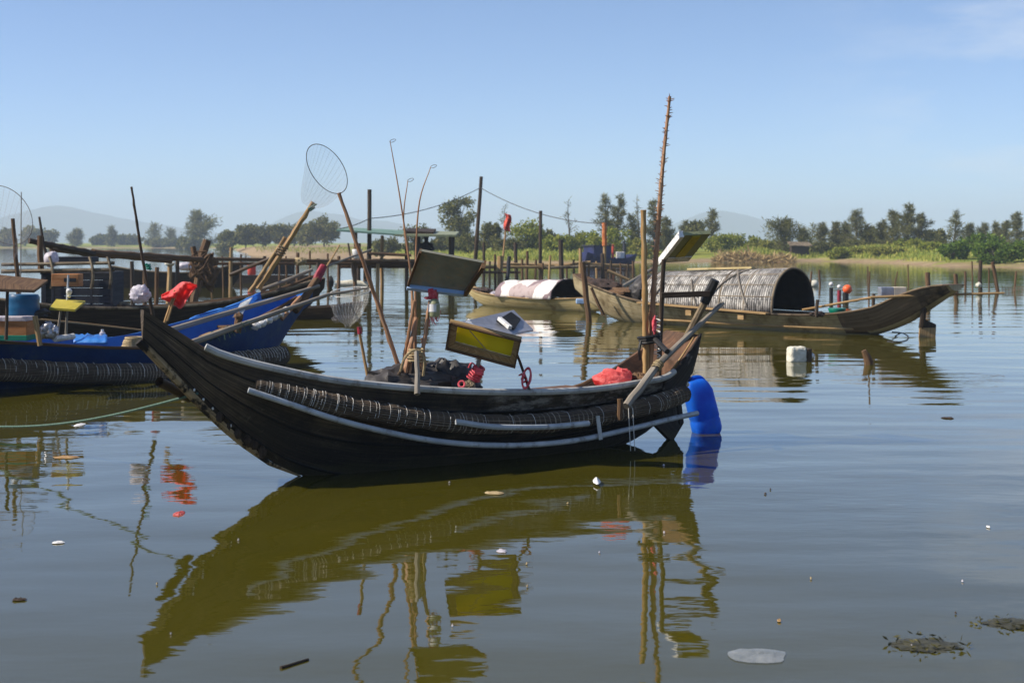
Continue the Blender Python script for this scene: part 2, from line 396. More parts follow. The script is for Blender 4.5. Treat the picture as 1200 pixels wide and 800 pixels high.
# ------------------------------------------------------------------ camera, sky, sun
cam = bpy.data.cameras.new('camera'); camo = bpy.data.objects.new('camera', cam); COL.objects.link(camo)
camo.location = (0, 0, EYE); camo.rotation_euler = (math.pi/2, 0, 0)
cam.lens = 50; cam.sensor_width = 36; cam.shift_y = -(400-HZ)/1200; cam.clip_start = .1; cam.clip_end = 9000
cam.dof.use_dof = True; cam.dof.focus_distance = 10.8; cam.dof.aperture_fstop = 4.5
sc.camera = camo
SUN_EL, SUN_AZ = math.radians(41), math.atan2(-.97, -.12)      # azimuth clockwise from +Y: left and a little behind the camera
w = bpy.data.worlds.new('World'); sc.world = w; w.use_nodes = True
nt = w.node_tree; bg = nt.nodes['Background']
sky = nt.nodes.new('ShaderNodeTexSky'); sky.sky_type = 'NISHITA'; sky.sun_disc = False
sky.sun_elevation = SUN_EL; sky.sun_rotation = SUN_AZ; sky.air_density = .55; sky.dust_density = .3; sky.ozone_density = 4.2; sky.altitude = 0
tc = nt.nodes.new('ShaderNodeTexCoord'); mp = nt.nodes.new('ShaderNodeMapping'); mp.inputs['Scale'].default_value = (2.2, 2.2, 9.0); mp.inputs['Location'].default_value = (1.37, .4, .63)
nz = nt.nodes.new('ShaderNodeTexNoise'); nz.inputs['Scale'].default_value = 2.0; nz.inputs['Detail'].default_value = 7; nz.inputs['Roughness'].default_value = .6
rp = nt.nodes.new('ShaderNodeValToRGB'); rp.color_ramp.elements[0].position = .50; rp.color_ramp.elements[1].position = .68
sx = nt.nodes.new('ShaderNodeSeparateXYZ'); mr = nt.nodes.new('ShaderNodeMapRange'); mr.interpolation_type = 'SMOOTHSTEP'
mr.inputs['From Min'].default_value = .17; mr.inputs['From Max'].default_value = .32
mu = nt.nodes.new('ShaderNodeMath'); mu.operation = 'MULTIPLY'; mu2 = nt.nodes.new('ShaderNodeMath'); mu2.operation = 'MULTIPLY'; mu2.inputs[1].default_value = .42
mx = nt.nodes.new('ShaderNodeMix'); mx.data_type = 'RGBA'; mx.inputs[7].default_value = (5.2, 5.4, 5.7, 1)
L = nt.links.new
L(tc.outputs['Generated'], mp.inputs['Vector']); L(mp.outputs[0], nz.inputs['Vector']); L(nz.outputs['Fac'], rp.inputs['Fac'])
L(tc.outputs['Generated'], sx.inputs[0]); L(sx.outputs[0], mr.inputs['Value']); L(rp.outputs['Color'], mu.inputs[0]); L(mr.outputs[0], mu.inputs[1])
L(mu.outputs[0], mu2.inputs[0]); L(mu2.outputs[0], mx.inputs[0]); L(sky.outputs[0], mx.inputs[6]); L(mx.outputs[2], bg.inputs['Color'])
bg.inputs['Strength'].default_value = .125
sun = bpy.data.lights.new('sun', 'SUN'); sun.energy = 5.0; sun.angle = math.radians(.55); sun.color = (1, .91, .78)
suno = bpy.data.objects.new('sun', sun); COL.objects.link(suno)
sdir = Vector((math.sin(SUN_AZ)*math.cos(SUN_EL), math.cos(SUN_AZ)*math.cos(SUN_EL), math.sin(SUN_EL)))
suno.rotation_euler = sdir.to_track_quat('Z', 'Y').to_euler(); suno.location = sdir*50
vs = sc.view_settings; vs.view_transform = 'Standard'; vs.look = 'None'; vs.exposure = 0.47; vs.gamma = 1; vs.use_curve_mapping = False
cy = sc.cycles; cy.use_denoising = True; cy.max_bounces = 8; cy.transparent_max_bounces = 24; cy.volume_bounces = 1; cy.caustics_reflective = False; cy.caustics_refractive = False
cy.sample_clamp_indirect = 8

# ------------------------------------------------------------------ water
def watermat():
    t = NT('murky lagoon water'); o = t.coords('Object', (1, 1, 1))
    big = t.noise(t.coords('Object', (.35, .9, 1)), .9, 2, .5)
    mid = t.noise(t.coords('Object', (.7, 1.25, 1)), 2.6, 3, .5)
    fine = t.noise(t.coords('Object', (.7, 1.5, 1)), 8.0, 2, .5)
    patch = t.ramp(t.noise(t.coords('Object', (.05, .16, 1)), 1.0, 3, .5), [(.40, (.12, .12, .12, 1)), (.64, (1, 1, 1, 1))])
    h = t.math('ADD', t.math('MULTIPLY', big, .022), t.math('MULTIPLY', t.math('ADD', t.math('MULTIPLY', mid, .0036), t.math('MULTIPLY', fine, .0009)), patch))
    t.bump(h, 1.0)
    c = t.ramp(t.noise(o, .22, 4), [(.35, (.054, .049, .0035, 1)), (.65, (.066, .057, .0045, 1))])
    t.l(c, t.b.inputs['Base Color']); t.b.inputs['Roughness'].default_value = .025; t.b.inputs['IOR'].default_value = 1.8
    return t.m
M['water'] = watermat()
m = MB(); ys = [-60, 20, 100, 400, 1200, 4150]
m.grid([[(x, y, 0) for x in (-2400, -600, -60, 60, 600, 2400)] for y in ys]); structure(m, 'water', 'water', smooth=False)

# ------------------------------------------------------------------ banks: one ground sheet rising out of the lagoon
SHORE = [(-900, 420), (150, 420), (262, 400), (292, 185), (330, 160), (440, 150), (470, 118), (560, 112), (700, 108), (760, 118), (850, 122), (905, 120), (960, 124), (1040, 114), (1075, 104), (1110, 96), (1200, 92), (1900, 88)]
def shore(u):
    if u <= SHORE[0][0]: return SHORE[0][1]
    for (a, p), (b, q) in zip(SHORE, SHORE[1:]):
        if u <= b:
            s = (u-a)/(b-a); return p + (q-p)*s
    return SHORE[-1][1]
MOUNDS = [(1035, 128, 9, .55), (1005, 134, 7, .3), (880, 134, 5, .6), (640, 126, 9, .35), (1085, 116, 5, .3)]
def ground(x, y):
    u = CX + FPX*x/max(y, 1); s = y - shore(u) + 2.5*mnoise.noise(Vector((x*.11, y*.05, 0))) + 1.2*mnoise.noise(Vector((x*.5, y*.3, 4)))
    if s < 0: return max(-.6, s*.06)
    z = .55*(1-math.exp(-s/9)) + .45*(1-math.exp(-s/60)) + .14*mnoise.noise(Vector((x*.16, y*.16, 2)))*min(1, s/6) + .05*mnoise.noise(Vector((x*.9, y*.9, 2)))*min(1, s/3)
    for (pu, d, r, h) in MOUNDS:
        mxp = (pu-CX)/FPX*d
        z += h*math.exp(-((x-mxp)**2 + ((y-d)*.7)**2)/(r*.5)**2)
    return z
def groundmat():
    t = NT('sandy grassy bank'); o = t.coords('Object', (1, 1, 1))
    sand = t.ramp(t.noise(o, .6, 6, .7), [(.3, S(128,108,82)), (.7, S(172,150,120))])
    grass = t.ramp(t.noise(o, .25, 5, .7), [(.3, S(88,106,44)), (.5, S(132,140,58)), (.72, S(164,158,78))])
    z = t.n('ShaderNodeSeparateXYZ'); t.l(o, z.inputs[0])
    cl = t.n('ShaderNodeClamp'); t.l(t.math('ADD', t.math('MULTIPLY', z.outputs[0], .03), .4), cl.inputs[0]); cl.inputs['Min'].default_value = -.8; cl.inputs['Max'].default_value = .3; c2 = t.n('ShaderNodeClamp'); t.l(t.math('SUBTRACT', t.math('MULTIPLY', z.outputs[0], -.05), 2.7), c2.inputs[0]); c2.inputs['Min'].default_value = -.8; c2.inputs['Max'].default_value = .3; up = t.math('MAXIMUM', cl.outputs[0], c2.outputs[0])
    f = t.ramp(t.math('ADD', t.math('ADD', z.outputs[2], up), t.math('MULTIPLY', t.math('SUBTRACT', t.noise(o, .35, 5, .7), .5), 1.1)), [(.38, (0, 0, 0, 1)), (.62, (1, 1, 1, 1))])
    c = t.mix(f, sand, grass)
    t.l(c, t.b.inputs['Base Color']); t.b.inputs['Roughness'].default_value = .95; t.b.inputs['Specular IOR Level'].default_value = .1
    t.bump(t.noise(o, 4, 6, .7), .15); return t.m
M['ground'] = groundmat()
m = MB(); rows = []
ds = [84+1.6*i for i in range(62)]; 
while ds[-1] < 1500: ds.append(ds[-1]*1.035)
us = [-700+12*i for i in range(176)]
for d in ds: rows.append([((u-CX)/FPX*d, d, ground((u-CX)/FPX*d, d)) for u in us])
m.grid(rows); structure(m, 'bank', 'ground')

# far hills, three kilometres off
m = MB()
HILLS = [(-60, 3300, 150, 49), (40, 3200, 120, 41), (95, 3350, 150, 51), (170, 3300, 110, 25), (250, 3500, 150, 20), (345, 3300, 95, 51), (400, 3200, 120, 43), (470, 3400, 130, 34), (560, 3300, 110, 25), (640, 3500, 150, 18), (740, 3500, 140, 25), (830, 3200, 95, 59), (880, 3300, 120, 38), (950, 3350, 130, 28), (1060, 3500, 170, 20), (1240, 3400, 200, 28)]
rows = []
for j in range(40):
    y = 2750 + j*32; row = []
    for i in range(190):
        x = -1700 + i*18; z = -1
        for (u, d, r, h) in HILLS:
            cx = (u-CX)/FPX*d
            z += h*math.exp(-((x-cx)/r)**2 - ((y-d)/260)**2)
        z += 9*mnoise.fractal(Vector((x*.008, y*.008, 1)), .9, 2.1, 5)*min(1, max(0, z)/25)
        row.append((x, y, z))
    rows.append(row)
M['hill'] = plain('wooded hillside', S(44,58,40), S(84,92,66), .02, .95, 0)
m.grid(rows); structure(m, 'hills', 'hill')

# the hazy air between here and the hills
HT = max(p[2] for r in rows for p in r) + 3; m = MB(); m.box((0, 2000, (HT-2)/2), (2350, 0, 0), (0, 2120, 0), (0, 0, (HT+2)/2))
hz = bpy.data.materials.new('haze'); hz.use_nodes = True; ht = hz.node_tree; ht.nodes.remove(ht.nodes['Principled BSDF'])
pv = ht.nodes.new('ShaderNodeVolumePrincipled'); pv.inputs['Color'].default_value = (.66, .79, .94, 1); pv.inputs['Density'].default_value = .00057; pv.inputs['Anisotropy'].default_value = 0
ht.links.new(pv.outputs[0], ht.nodes['Material Output'].inputs['Volume'])
hzo = m.build('haze', hz, smooth=False); hzo['kind'] = 'stuff'

# ------------------------------------------------------------------ trees and bushes
M['bark'] = wood('grey bark', S(58,50,42), S(92,82,70), S(120,110,98), across=12, along=2)
M['leaf_pine'] = leafmat('grey green needle sprays', [(.0, S(66,70,40)), (.35, S(92,96,54)), (.7, S(120,120,70)), (1, S(150,142,92))], .4)
M['leaf_dark'] = leafmat('dull dark green leaves', [(.0, S(66,72,38)), (.4, S(94,98,50)), (.75, S(122,122,64)), (1, S(150,142,86))], .4)
M['leaf_bush'] = leafmat('fresh green leaves', [(.0, S(88,104,34)), (.4, S(122,134,44)), (.75, S(150,154,58)), (1, S(178,174,82))], .4)
M['leaf_yellow'] = leafmat('yellow green scrub leaves', [(.0, S(92,100,38)), (.4, S(126,130,50)), (.75, S(150,148,66)), (1, S(176,166,88))])
M['leaf_mangrove'] = leafmat('deep green mangrove leaves', [(.0, S(56,78,26)), (.4, S(80,108,36)), (.75, S(108,134,48)), (1, S(134,154,64))], .4)
R = random.Random(5)
def leafquad(m, c, d, L, wd):
    d = Vector(d).normalized(); s = d.cross(Vector((R.uniform(-1, 1), R.uniform(-1, 1), R.uniform(-1, 1)))).normalized()*wd/2
    b = len(m.v); c = Vector(c)
    m.v.extend([tuple(c-s*.4), tuple(c+d*L*.5-s), tuple(c+d*L), tuple(c+d*L*.5+s)]); m.face([b, b+1, b+2, b+3])
def tree(kind, label, px, top, wpx, d, name=None, cat='tree', group=None, lean=0.0, dens=1.0, leaf=None):
    x = (px-CX)/FPX*d; z0 = ground(x, d)-.1
    h = EYE-(top-HZ)/FPX*d - z0; wd = wpx/FPX*d; px_m = d/FPX*1.17
    o = thing(name or {'pine': 'casuarina_tree', 'round': 'leafy_tree', 'bush': 'bush', 'bare': 'bare_tree'}[kind], label, cat, (x, d, z0), group)
    tr, cr = MB(), MB(); base = Vector((x, d, z0))
    lf = max(.05, px_m*1.0)
    def axis(t): return base + Vector((lean*wd*t*t, 0, h*t)) + Vector((math.sin(t*5+px)*.03*h*t, 0, 0))
    if kind in ('pine', 'bare'):
        r0 = max(.05, h*.022)
        tr.tube([axis(i/8) for i in range(9)], [r0*(1-.88*i/8) for i in range(9)], 7)
        nb = int((46 if kind == 'pine' else 26)*max(1, min(1.6, wd/3)))
        gaps = [R.uniform(.2, .9) for _ in range(3)]
        for i in range(nb):
            t = .10 + .88*((i+R.random())/nb)
            prof = (.60*(1-t)**.75 + .05)*(1.0 if t > .22 else .75)
            Lb = wd*prof*R.choice([.35, .6, .9, 1.15, 1.35])*R.uniform(.8, 1.15)
            if min(abs(t-g) for g in gaps) < .03: Lb *= .4
            a = R.uniform(0, 2*math.pi); up = R.uniform(.25, .95) if t > .3 else R.uniform(-.05, .5)
            dr = Vector((math.cos(a), math.sin(a), up)).normalized(); p0 = axis(t)
            pts = [p0 + dr*Lb*k/3 + Vector((0, 0, .10*Lb*(k/3)**2)) for k in range(4)]
            tr.tube(pts, [max(r0*.3*(1-t)+.012, .02)*(1-.7*k/3) for k in range(4)], 4, False)
            n = int((46 if kind == 'pine' else 7)*dens*max(.35, Lb/(wd*.4)))
            for _ in range(n):
                s = R.random()**.7; q = pts[0].lerp(pts[3], s) + Vector((R.gauss(0, 1), R.gauss(0, 1), R.gauss(0, .6)))*Lb*.15*(1.2-.5*s)
                leafquad(cr, q, dr*.5 + Vector((R.uniform(-1, 1), R.uniform(-1, 1), R.uniform(-.9, 1.0))), R.uniform(.25, .75)*max(1, px_m/.07)*.6, lf*R.uniform(.35, .9))
        lm = leaf or 'leaf_pine'
    else:
        if kind == 'round':
            tr.tube([axis(i/6*.8) for i in range(7)], [max(.05, h*.03)*(1-.7*i/6) for i in range(7)], 7)
        ncl = int((26 if kind == 'round' else 18)*max(1, wd/h*.8)); lo = .30 if kind == 'round' else .10
        for i in range(ncl):
            t = R.uniform(lo, 1); a = R.uniform(0, 2*math.pi)
            env = math.sin(math.pi*min(1, max(.05, (t-lo*.6)/(1.12-lo*.6))))**.55
            rr = wd*.5*env*math.sqrt(R.uniform(.1, 1))
            c = axis(t*.93) + Vector((math.cos(a)*rr, math.sin(a)*rr, 0))
            cs = R.uniform(.11, .20)*min(wd, h*1.3)
            tr.tube([axis(t*.5), (axis(t*.5)+c)/2+Vector((0, 0, .05*h)), c], [.035*max(1, h/5), .025, .012], 4, False)
            for _ in range(int(80*dens)):
                v = Vector((R.gauss(0, 1), R.gauss(0, 1), R.gauss(0, .75)))
                v = v.normalized()*R.uniform(.45, 1.15)
                q = c + v*cs
                if q.z < z0+.02: continue
                leafquad(cr, q, v*.6 + Vector((R.uniform(-1, 1), R.uniform(-1, 1), R.uniform(-1, .8))), R.uniform(.16, .34)*max(1, px_m/.07)*.8, R.uniform(.10, .2)*max(1, px_m/.07)*.8)
        lm = leaf or ('leaf_dark' if kind == 'round' else 'leaf_bush')
    tr.build('trunk', 'bark', o); cr.build('crown', lm, o, smooth=False)
    return o

# far left shore
G = 'low trees on the far left shore'
for i, (px, tp, wp) in enumerate([(8, 270, 24), (34, 268, 26), (58, 272, 22), (120, 276, 26), (150, 277, 30)]):
    tree('bush', 'low hazy tree on the far left shore behind the moored boats', px, tp, wp, 430+8*i, cat='tree', name='distant_tree', group=G, leaf='leaf_dark')
tree('pine', 'small hazy tree standing alone on the far left shore', 90, 270, 15, 430)
tree('pine', 'thin spindly tree on the far left shore left of the dark green pole', 131, 267, 9, 430)
tree('bare', 'sparse twiggy tree on the far left shore just right of the dark green pole', 180, 264, 22, 428, dens=4)
tree('bare', 'sparse twiggy tree left of the broad cone shaped tree on the far shore', 200, 270, 20, 428, dens=4)
tree('bush', 'low green scrub at the foot of the far left shore', 205, 281, 70, 425, leaf='leaf_dark')
tree('pine', 'broad dense cone shaped tree standing out on the left shore', 231, 250, 46, 330, dens=2.2, leaf='leaf_dark')
tree('bush', 'rounded scrub at the left foot of the cone shaped tree', 222, 280, 30, 325, leaf='leaf_dark')
G = 'row of hazy trees behind the sand spit'
for px, tp, wp, dn in [(266, 272, 24, 1), (288, 266, 24, 1.2), (308, 264, 22, 1.2), (327, 266, 24, 1.2), (345, 263, 22, 1.3)]:
    tree('round', 'hazy grey green tree in the row behind the sand spit', px, tp, wp+4, 250, group=G, dens=dn)
tree('round', 'taller dense tree at the right end of the row behind the sand spit', 380, 256, 36, 240, dens=1.7)
tree('round', 'smaller tree left of the dense tree ending the row behind the sand spit', 360, 266, 24, 245, dens=1.2)
# middle bank
tree('round', 'tall dense dark crowned tree left of the leaning cable pole', 538, 231, 40, 150, dens=1.5)
for px, tp, wp, lb in [(452, 280, 34, 'left side'), (486, 266, 34, 'middle'), (522, 276, 40, 'right side')]:
    tree('bush', 'green bush seen under and over the jetty canopy, at its ' + lb, px, tp, wp, 146, leaf='leaf_dark')
tree('bush', 'dull green bush below the tall dense dark tree', 552, 276, 44, 135, leaf='leaf_dark')
tree('bare', 'thin see-through tree rising behind the red flag', 592, 240, 18, 140, dens=2)
tree('round', 'grey green tree just left of the red flag', 577, 262, 26, 132)
tree('round', 'broad mid green tree right of the red flag', 616, 259, 42, 130, leaf='leaf_bush')
tree('round', 'small mid green tree behind the dark upright pole', 640, 266, 26, 134)
tree('bare', 'bare whitish tree with a thin airy crown', 667, 233, 20, 128, dens=1.2)
tree('bush', 'bright green bush at the foot of the bare whitish tree', 655, 278, 46, 126)
tree('bush', 'bright green bush between the bare tree and the far blue boat', 684, 274, 34, 128)
tree('pine', 'dark slender casuarina, left of the pair behind the orange tipped post', 709, 228, 24, 132, dens=1.3)
tree('pine', 'dark fuller casuarina, right one of the pair behind the orange tipped post', 725, 229, 26, 134, dens=1.6)
tree('pine', 'short dark casuarina right of the pair behind the orange tipped post', 741, 252, 16, 132, dens=1.3)
tree('bush', 'yellow green bush behind the far blue boat', 715, 270, 56, 124)
tree('bush', 'yellow green bush right of the far blue boat', 748, 282, 34, 122, leaf='leaf_yellow')
tree('bare', 'thin feathery casuarina left of the tall thorny pole', 748, 232, 14, 136, dens=3)
tree('pine', 'broad casuarina directly behind the tall thorny pole', 766, 235, 30, 134, dens=1.6)
tree('pine', 'short casuarina right of the tall thorny pole', 781, 256, 20, 132, dens=1.5)
tree('pine', 'small dark tree left of the yellow striped panel', 802, 260, 13, 150, dens=1.3)
tree('round', 'rounded dark tree above the yellow striped panel', 816, 256, 24, 148)
tree('pine', 'layered casuarina right of the yellow striped panel', 834, 246, 24, 142, dens=1.2)
tree('bush', 'green bush behind the right half of the striped panel', 845, 278, 40, 136)
tree('bush', 'green bush behind the round hood of the sampan', 866, 275, 44, 140)
tree('bush', 'low yellow green scrub behind the straw heap', 895, 283, 36, 138, leaf='leaf_yellow')
# right bank
tree('pine', 'wide rounded feathery casuarina at the left end of the right bank', 919, 259, 50, 134, dens=2.0, leaf='leaf_dark')
tree('bare', 'faint airy casuarina right of the wide rounded one', 952, 262, 20, 150, dens=3)
tree('pine', 'slim grey green casuarina with yellowish foot on the right bank', 964, 263, 18, 145, dens=1.3)
tree('pine', 'small dark casuarina between the slim one and the layered one', 980, 262, 20, 140, dens=1.5)
tree('pine', 'layered casuarina with a tall pointed tip', 1003, 248, 30, 136, dens=1.4)
tree('round', 'pale grey green tree right of the layered pointed casuarina', 1024, 268, 26, 142)
tree('pine', 'tall casuarina, left one of the dense tall group on the right bank', 1047, 248, 26, 134, dens=1.7)
tree('pine', 'tallest casuarina in the middle of the dense tall group', 1064, 240, 30, 132, dens=2.0)
tree('pine', 'tall ragged casuarina, right one of the dense tall group', 1080, 251, 26, 134, dens=1.6)
tree('pine', 'sparse casuarina with separate leaning limbs beside the mangroves', 1117, 248, 28, 126, dens=.8, lean=.18)
G = 'casuarinas behind the mangroves at the right edge'
for px, tp, wp, d in [(1152, 264, 18, 150), (1166, 262, 16, 148), (1178, 260, 16, 146)]:
    tree('pine', 'short dark casuarina in the row behind the mangroves at the right edge', px, tp, wp, d, group=G, dens=1.3)
tree('pine', 'tall pointed casuarina at the right edge behind the mangroves', 1192, 250, 24, 142, dens=1.5)
tree('bush', 'small rounded green bush under the tall casuarina group', 984, 291, 26, 124)
tree('bush', 'yellowish mound bush on the grassy rise of the right bank', 1040, 291, 44, 122, leaf='leaf_yellow')
tree('bush', 'yellow green low bush left of the grassy rise', 1012, 293, 34, 126, leaf='leaf_yellow')
tree('bush', 'large round mangrove bush, leftmost at the water on the right', 1117, 283, 40, 104, name='mangrove_bush', leaf='leaf_mangrove', dens=1.3)
tree('bush', 'tallest mangrove bush with a domed top near the right edge', 1152, 273, 48, 106, name='mangrove_bush', leaf='leaf_mangrove', dens=1.4)
tree('bush', 'mangrove bush in front of the domed one, low over the water', 1166, 286, 48, 98, name='mangrove_bush', leaf='leaf_mangrove', dens=1.3)
tree('bush', 'mangrove bush cut by the right edge of the picture', 1203, 285, 40, 98, name='mangrove_bush', leaf='leaf_mangrove', dens=1.3)

tree('pine', 'slender casuarina squeezed between the small dark one and the layered pointed one', 991, 262, 16, 139, dens=1.4)
tree('pine', 'short ragged casuarina just left of the dense tall group', 1034, 260, 20, 137, dens=1.4)
tree('round', 'grey green tree in the gap right of the dense tall group', 1096, 270, 24, 138)
tree('pine', 'small casuarina between the sparse leaning one and the mangroves', 1136, 264, 18, 146, dens=1.4)
tree('pine', 'small casuarina just right of the wide rounded feathery one', 940, 270, 18, 146, dens=1.4)
tree('bush', 'dull green scrub under the slim grey green casuarina', 966, 285, 34, 136, leaf='leaf_dark')
tree('bush', 'dull green scrub under the layered pointed casuarina', 1004, 284, 34, 134, leaf='leaf_dark')
tree('bush', 'green scrub under the dense tall casuarina group', 1064, 282, 52, 131)
tree('bush', 'green scrub between the dense tall group and the mangroves', 1094, 286, 30, 122)
tree('bush', 'dull green scrub right of the thorny pole and left of the striped panel', 790, 276, 40, 136)
tree('bush', 'dull green scrub behind the tall straight dark stake', 634, 282, 40, 130)
tree('bush', 'dull green scrub under the red flag', 596, 282, 44, 129, leaf='leaf_dark')
# grass on the banks
m = MB()
for _ in range(15000):
    r = R.random()
    if r < .42: u = R.uniform(555, 770); d = shore(u) + 1.5 + 26*R.random()**1.5
    elif r < .62: u = R.uniform(845, 960); d = shore(u) + 2 + 18*R.random()
    elif r < .86: u = R.gauss(1030, 44); d = shore(u) + 3 + 22*R.random()
    else: u = R.uniform(300, 560); d = shore(u) + 6 + 45*R.random()
    x = (u-CX)/FPX*d; z = ground(x, d)
    if z < .2: continue
    leafquad(m, (x, d, z-.03), (R.uniform(-.5, .5), R.uniform(-.5, .5), 1), R.uniform(.15, .45), R.uniform(.05, .12))
o = m.build('bank_grass', leafmat('yellow green bank grass', [(0, S(104,122,46)), (.4, S(138,148,60)), (.8, S(168,166,78)), (1, S(196,186,108))]), smooth=False)
tag(o, 'yellow green grass growing along the banks', 'grass', kind='stuff')
# straw heap behind the hooded sampan
m = MB()
for k in range(1700):
    t = R.random(); u = 838 + 92*t; d = 119 + R.uniform(-2.5, 4)
    hgt = (.5 + .25*math.sin(t*7)+.2*math.sin(t*17))*math.sin(math.pi*t)**.5
    x = (u-CX)/FPX*d; leafquad(m, (x, d, .05+R.random()*hgt), (R.uniform(-1, 1), R.uniform(-1, 1), R.uniform(-.2, .9)), R.uniform(.3, .9), R.uniform(.07, .14))
tag(m.build('straw_heap', leafmat('dry straw and twigs', [(0, S(126,104,66)), (.5, S(168,142,96)), (1, S(200,176,128))], .2), smooth=False, org=((884-CX)/FPX*119, 119, 0)), 'long heap of dry brown straw and brush behind the round hooded sampan', 'straw heap')
# shed among the trees
o = thing('shed', 'small dark open shed under the trees of the right bank', 'shed', P(938, 303, 130))
b = Vector(P(938, 303, 130)); b.z = ground(b.x, b.y)
m = MB(); m.box(b+Vector((0, .5, .45)), (.8, 0, 0), (0, .5, 0), (0, 0, .5)); m.build('wall', 'dark_wood', o, smooth=False)
m = MB(); m.slab([b+Vector((-1, -.3, .95)), b+Vector((1.05, -.3, .9)), b+Vector((1.05, 1.2, 1.25)), b+Vector((-1, 1.2, 1.3))], (0, 0, .06)); m.build('roof', 'grey_wood', o, smooth=False)
# ------------------------------------------------------------------ boats
class Boat:
    "a planked hull between two plan points; tables over t (0 = A end, 1 = B end)"
    def __init__(s, A, B, beam, sheer, keel, far=None, power=.62):
        s.A, s.B = Vector(A), Vector(B); s.L = (s.B-s.A).length; s.u = (s.B-s.A)/s.L
        n = Vector((s.u.y, -s.u.x)); mid = (s.A+s.B)/2
        s.n = n if n.dot(-mid) > 0 else -n            # side turned to the viewer
        s.beam, s.sheer, s.keel, s.far, s.power = beam, sheer, keel, far or sheer, power
    def b(s, t): return interp(s.beam, t)
    def zs(s, t, near=True): return interp(s.sheer if near else s.far, t)
    def zk(s, t): return interp(s.keel, t)
    def pt(s, t, off, z):
        q = s.A + (s.B-s.A)*t + s.n*off; return Vector((q.x, q.y, z))
    def rim(s, t, near=True, out=0.0, up=0.0): return s.pt(t, (s.b(t)+out)*(1 if near else -1), s.zs(t, near)+up)
    def half(s, t, z, near=True):
        "half breadth of the outer skin at height z"
        zk, zs = s.zk(t), s.zs(t, near); k = max(0, min(1, (z-zk)/max(1e-4, zs-zk)))
        return s.b(t)*s.shape(k)
    def shape(s, k): return (k**s.power)*.82 + .18*k
    def section(s, t, th=0.0, nv=11):
        pts = []
        b = max(.008, s.b(t)-th); zk = s.zk(t)+th*.9
        for near in (False, True):
            zs = s.zs(t, near); side = []
            for i in range(nv):
                k = (i/(nv-1))**1.5; z = zk+(zs-zk)*k
                side.append(s.pt(t, (1 if near else -1)*b*s.shape(k), z))
            pts += side[::-1] if not near else side[1:]
        return pts
    def side(s, px, py, out):
        "point hung off the near side, seen at (px, py), `out` metres outside the gunwale line"
        best = None
        for i in range(-20, 421):
            t = i/400; q = s.pt(t, s.b(max(0, min(1, t)))+out, 0); e = abs(CX+FPX*q.x/q.y-px)
            if best is None or e < best[0]: best = (e, q)
        q = best[1]; return Vector((q.x, q.y, EYE-(py-HZ)/FPX*q.y))
    def hull(s, mat_out, mat_in, parent, t0=.05, t1=.96, th=.03, N=56, name='hull'):
        m = MB(); T = [i/N for i in range(N+1)]; nv = 11
        outer = [s.section(t, 0, nv) for t in T]
        inner = [s.section(min(max(t, t0), t1), th, nv) for t in T]
        for row, t in zip(inner, T):
            tc_ = min(max(t, t0), t1)
            row[0] = s.pt(tc_, -max(.008, s.b(tc_)-th), s.zs(tc_, False)); row[-1] = s.pt(tc_, max(.008, s.b(tc_)-th), s.zs(tc_, True))
        flip = s.u.x*s.n.y - s.u.y*s.n.x > 0
        m.cur = 0; m.grid(outer, flip=flip); 
        keep = [i for i, t in enumerate(T) if t0 <= t <= t1]
        inn = [inner[keep[0]-1]] + [inner[i] for i in keep] + [inner[min(keep[-1]+1, N)]] if keep[0] > 0 else [inner[i] for i in keep]
        m.cur = 1; m.grid(inn, flip=not flip)
        for row in (inn[0], inn[-1]):
            b = len(m.v); m.v.extend(tuple(p) for p in row); m.face(range(b, b+len(row)), [(p.x, p.z) for p in row])
        m.cur = 2
        m.grid([[a[-1], c[-1]] for a, c in zip(outer, inner)], flip=flip); m.grid([[c[0], a[0]] for a, c in zip(outer, inner)], flip=flip)
        for k in (0, -1):
            a, c = outer[k], inner[k]; b = len(m.v); m.v.extend(tuple(p) for p in (a[0], a[-1], c[-1], c[0])); m.face([b, b+1, b+2, b+3], [(0, 0), (.3, 0), (.3, .3), (0, .3)])
            m.cur = 0; b = len(m.v); m.v.extend(tuple(p) for p in a); m.face(range(b, b+len(a)), [((p-a[0]).length, p.z) for p in a]); m.cur = 2
        return m.build(name, [mat_out, mat_in, mat_in if isinstance(mat_in, str) else mat_in], parent, keep=50)
def curve(pts, n):
    "smooth path through points"
    tabs = [[(i, p[k]) for i, p in enumerate(pts)] for k in range(3)]
    return [Vector([interp(tb, (len(pts)-1)*i/n) for tb in tabs]) for i in range(n+1)]

# ============ the black boat in front
NB = Boat((-2.45, 9.42), (1.44, 12.0),
          beam=[(0, .035), (.05, .07), (.1, .125), (.2, .25), (.3, .34), (.5, .43), (.7, .42), (.85, .34), (.92, .285), (1, .22)],
          sheer=[(0, 1.204), (.05, 1.05), (.1, .90), (.2, .757), (.3, .66), (.5, .553), (.7, .508), (.85, .528), (.92, .565), (.96, .70), (1, .884)],
          far=[(0, 1.204), (.05, 1.045), (.1, .87), (.2, .69), (.3, .56), (.5, .43), (.7, .40), (.82, .44), (.87, .54), (.92, .67), (.96, .78), (1, .90)],
          keel=[(0, 1.0), (.03, .86), (.095, .54), (.16, .258), (.228, .04), (.35, -.12), (.6, -.15), (.8, -.07), (.87, .0), (.93, .12), (1, .40)])
nb = thing('fishing_boat', 'black tarred wooden fishing boat with a raised bow, moored nearest on the open water', 'boat', tuple(NB.pt(.5, 0, 0)))
NB.hull('tar', 'red_wood', nb, t0=.10, t1=.95)
m = MB(); m.tube([NB.rim(t, True, .004, .012) for t in [.085+.845*i/50 for i in range(51)]], .026, 8)
o = m.build('gunwale_rail', 'rail_pipe', nb)
m = MB(); m.tube([NB.rim(t, False, .0, .008) for t in [.1+.75*i/40 for i in range(41)]], .02, 8); m.build('gunwale_rail', 'brown_wood', nb)
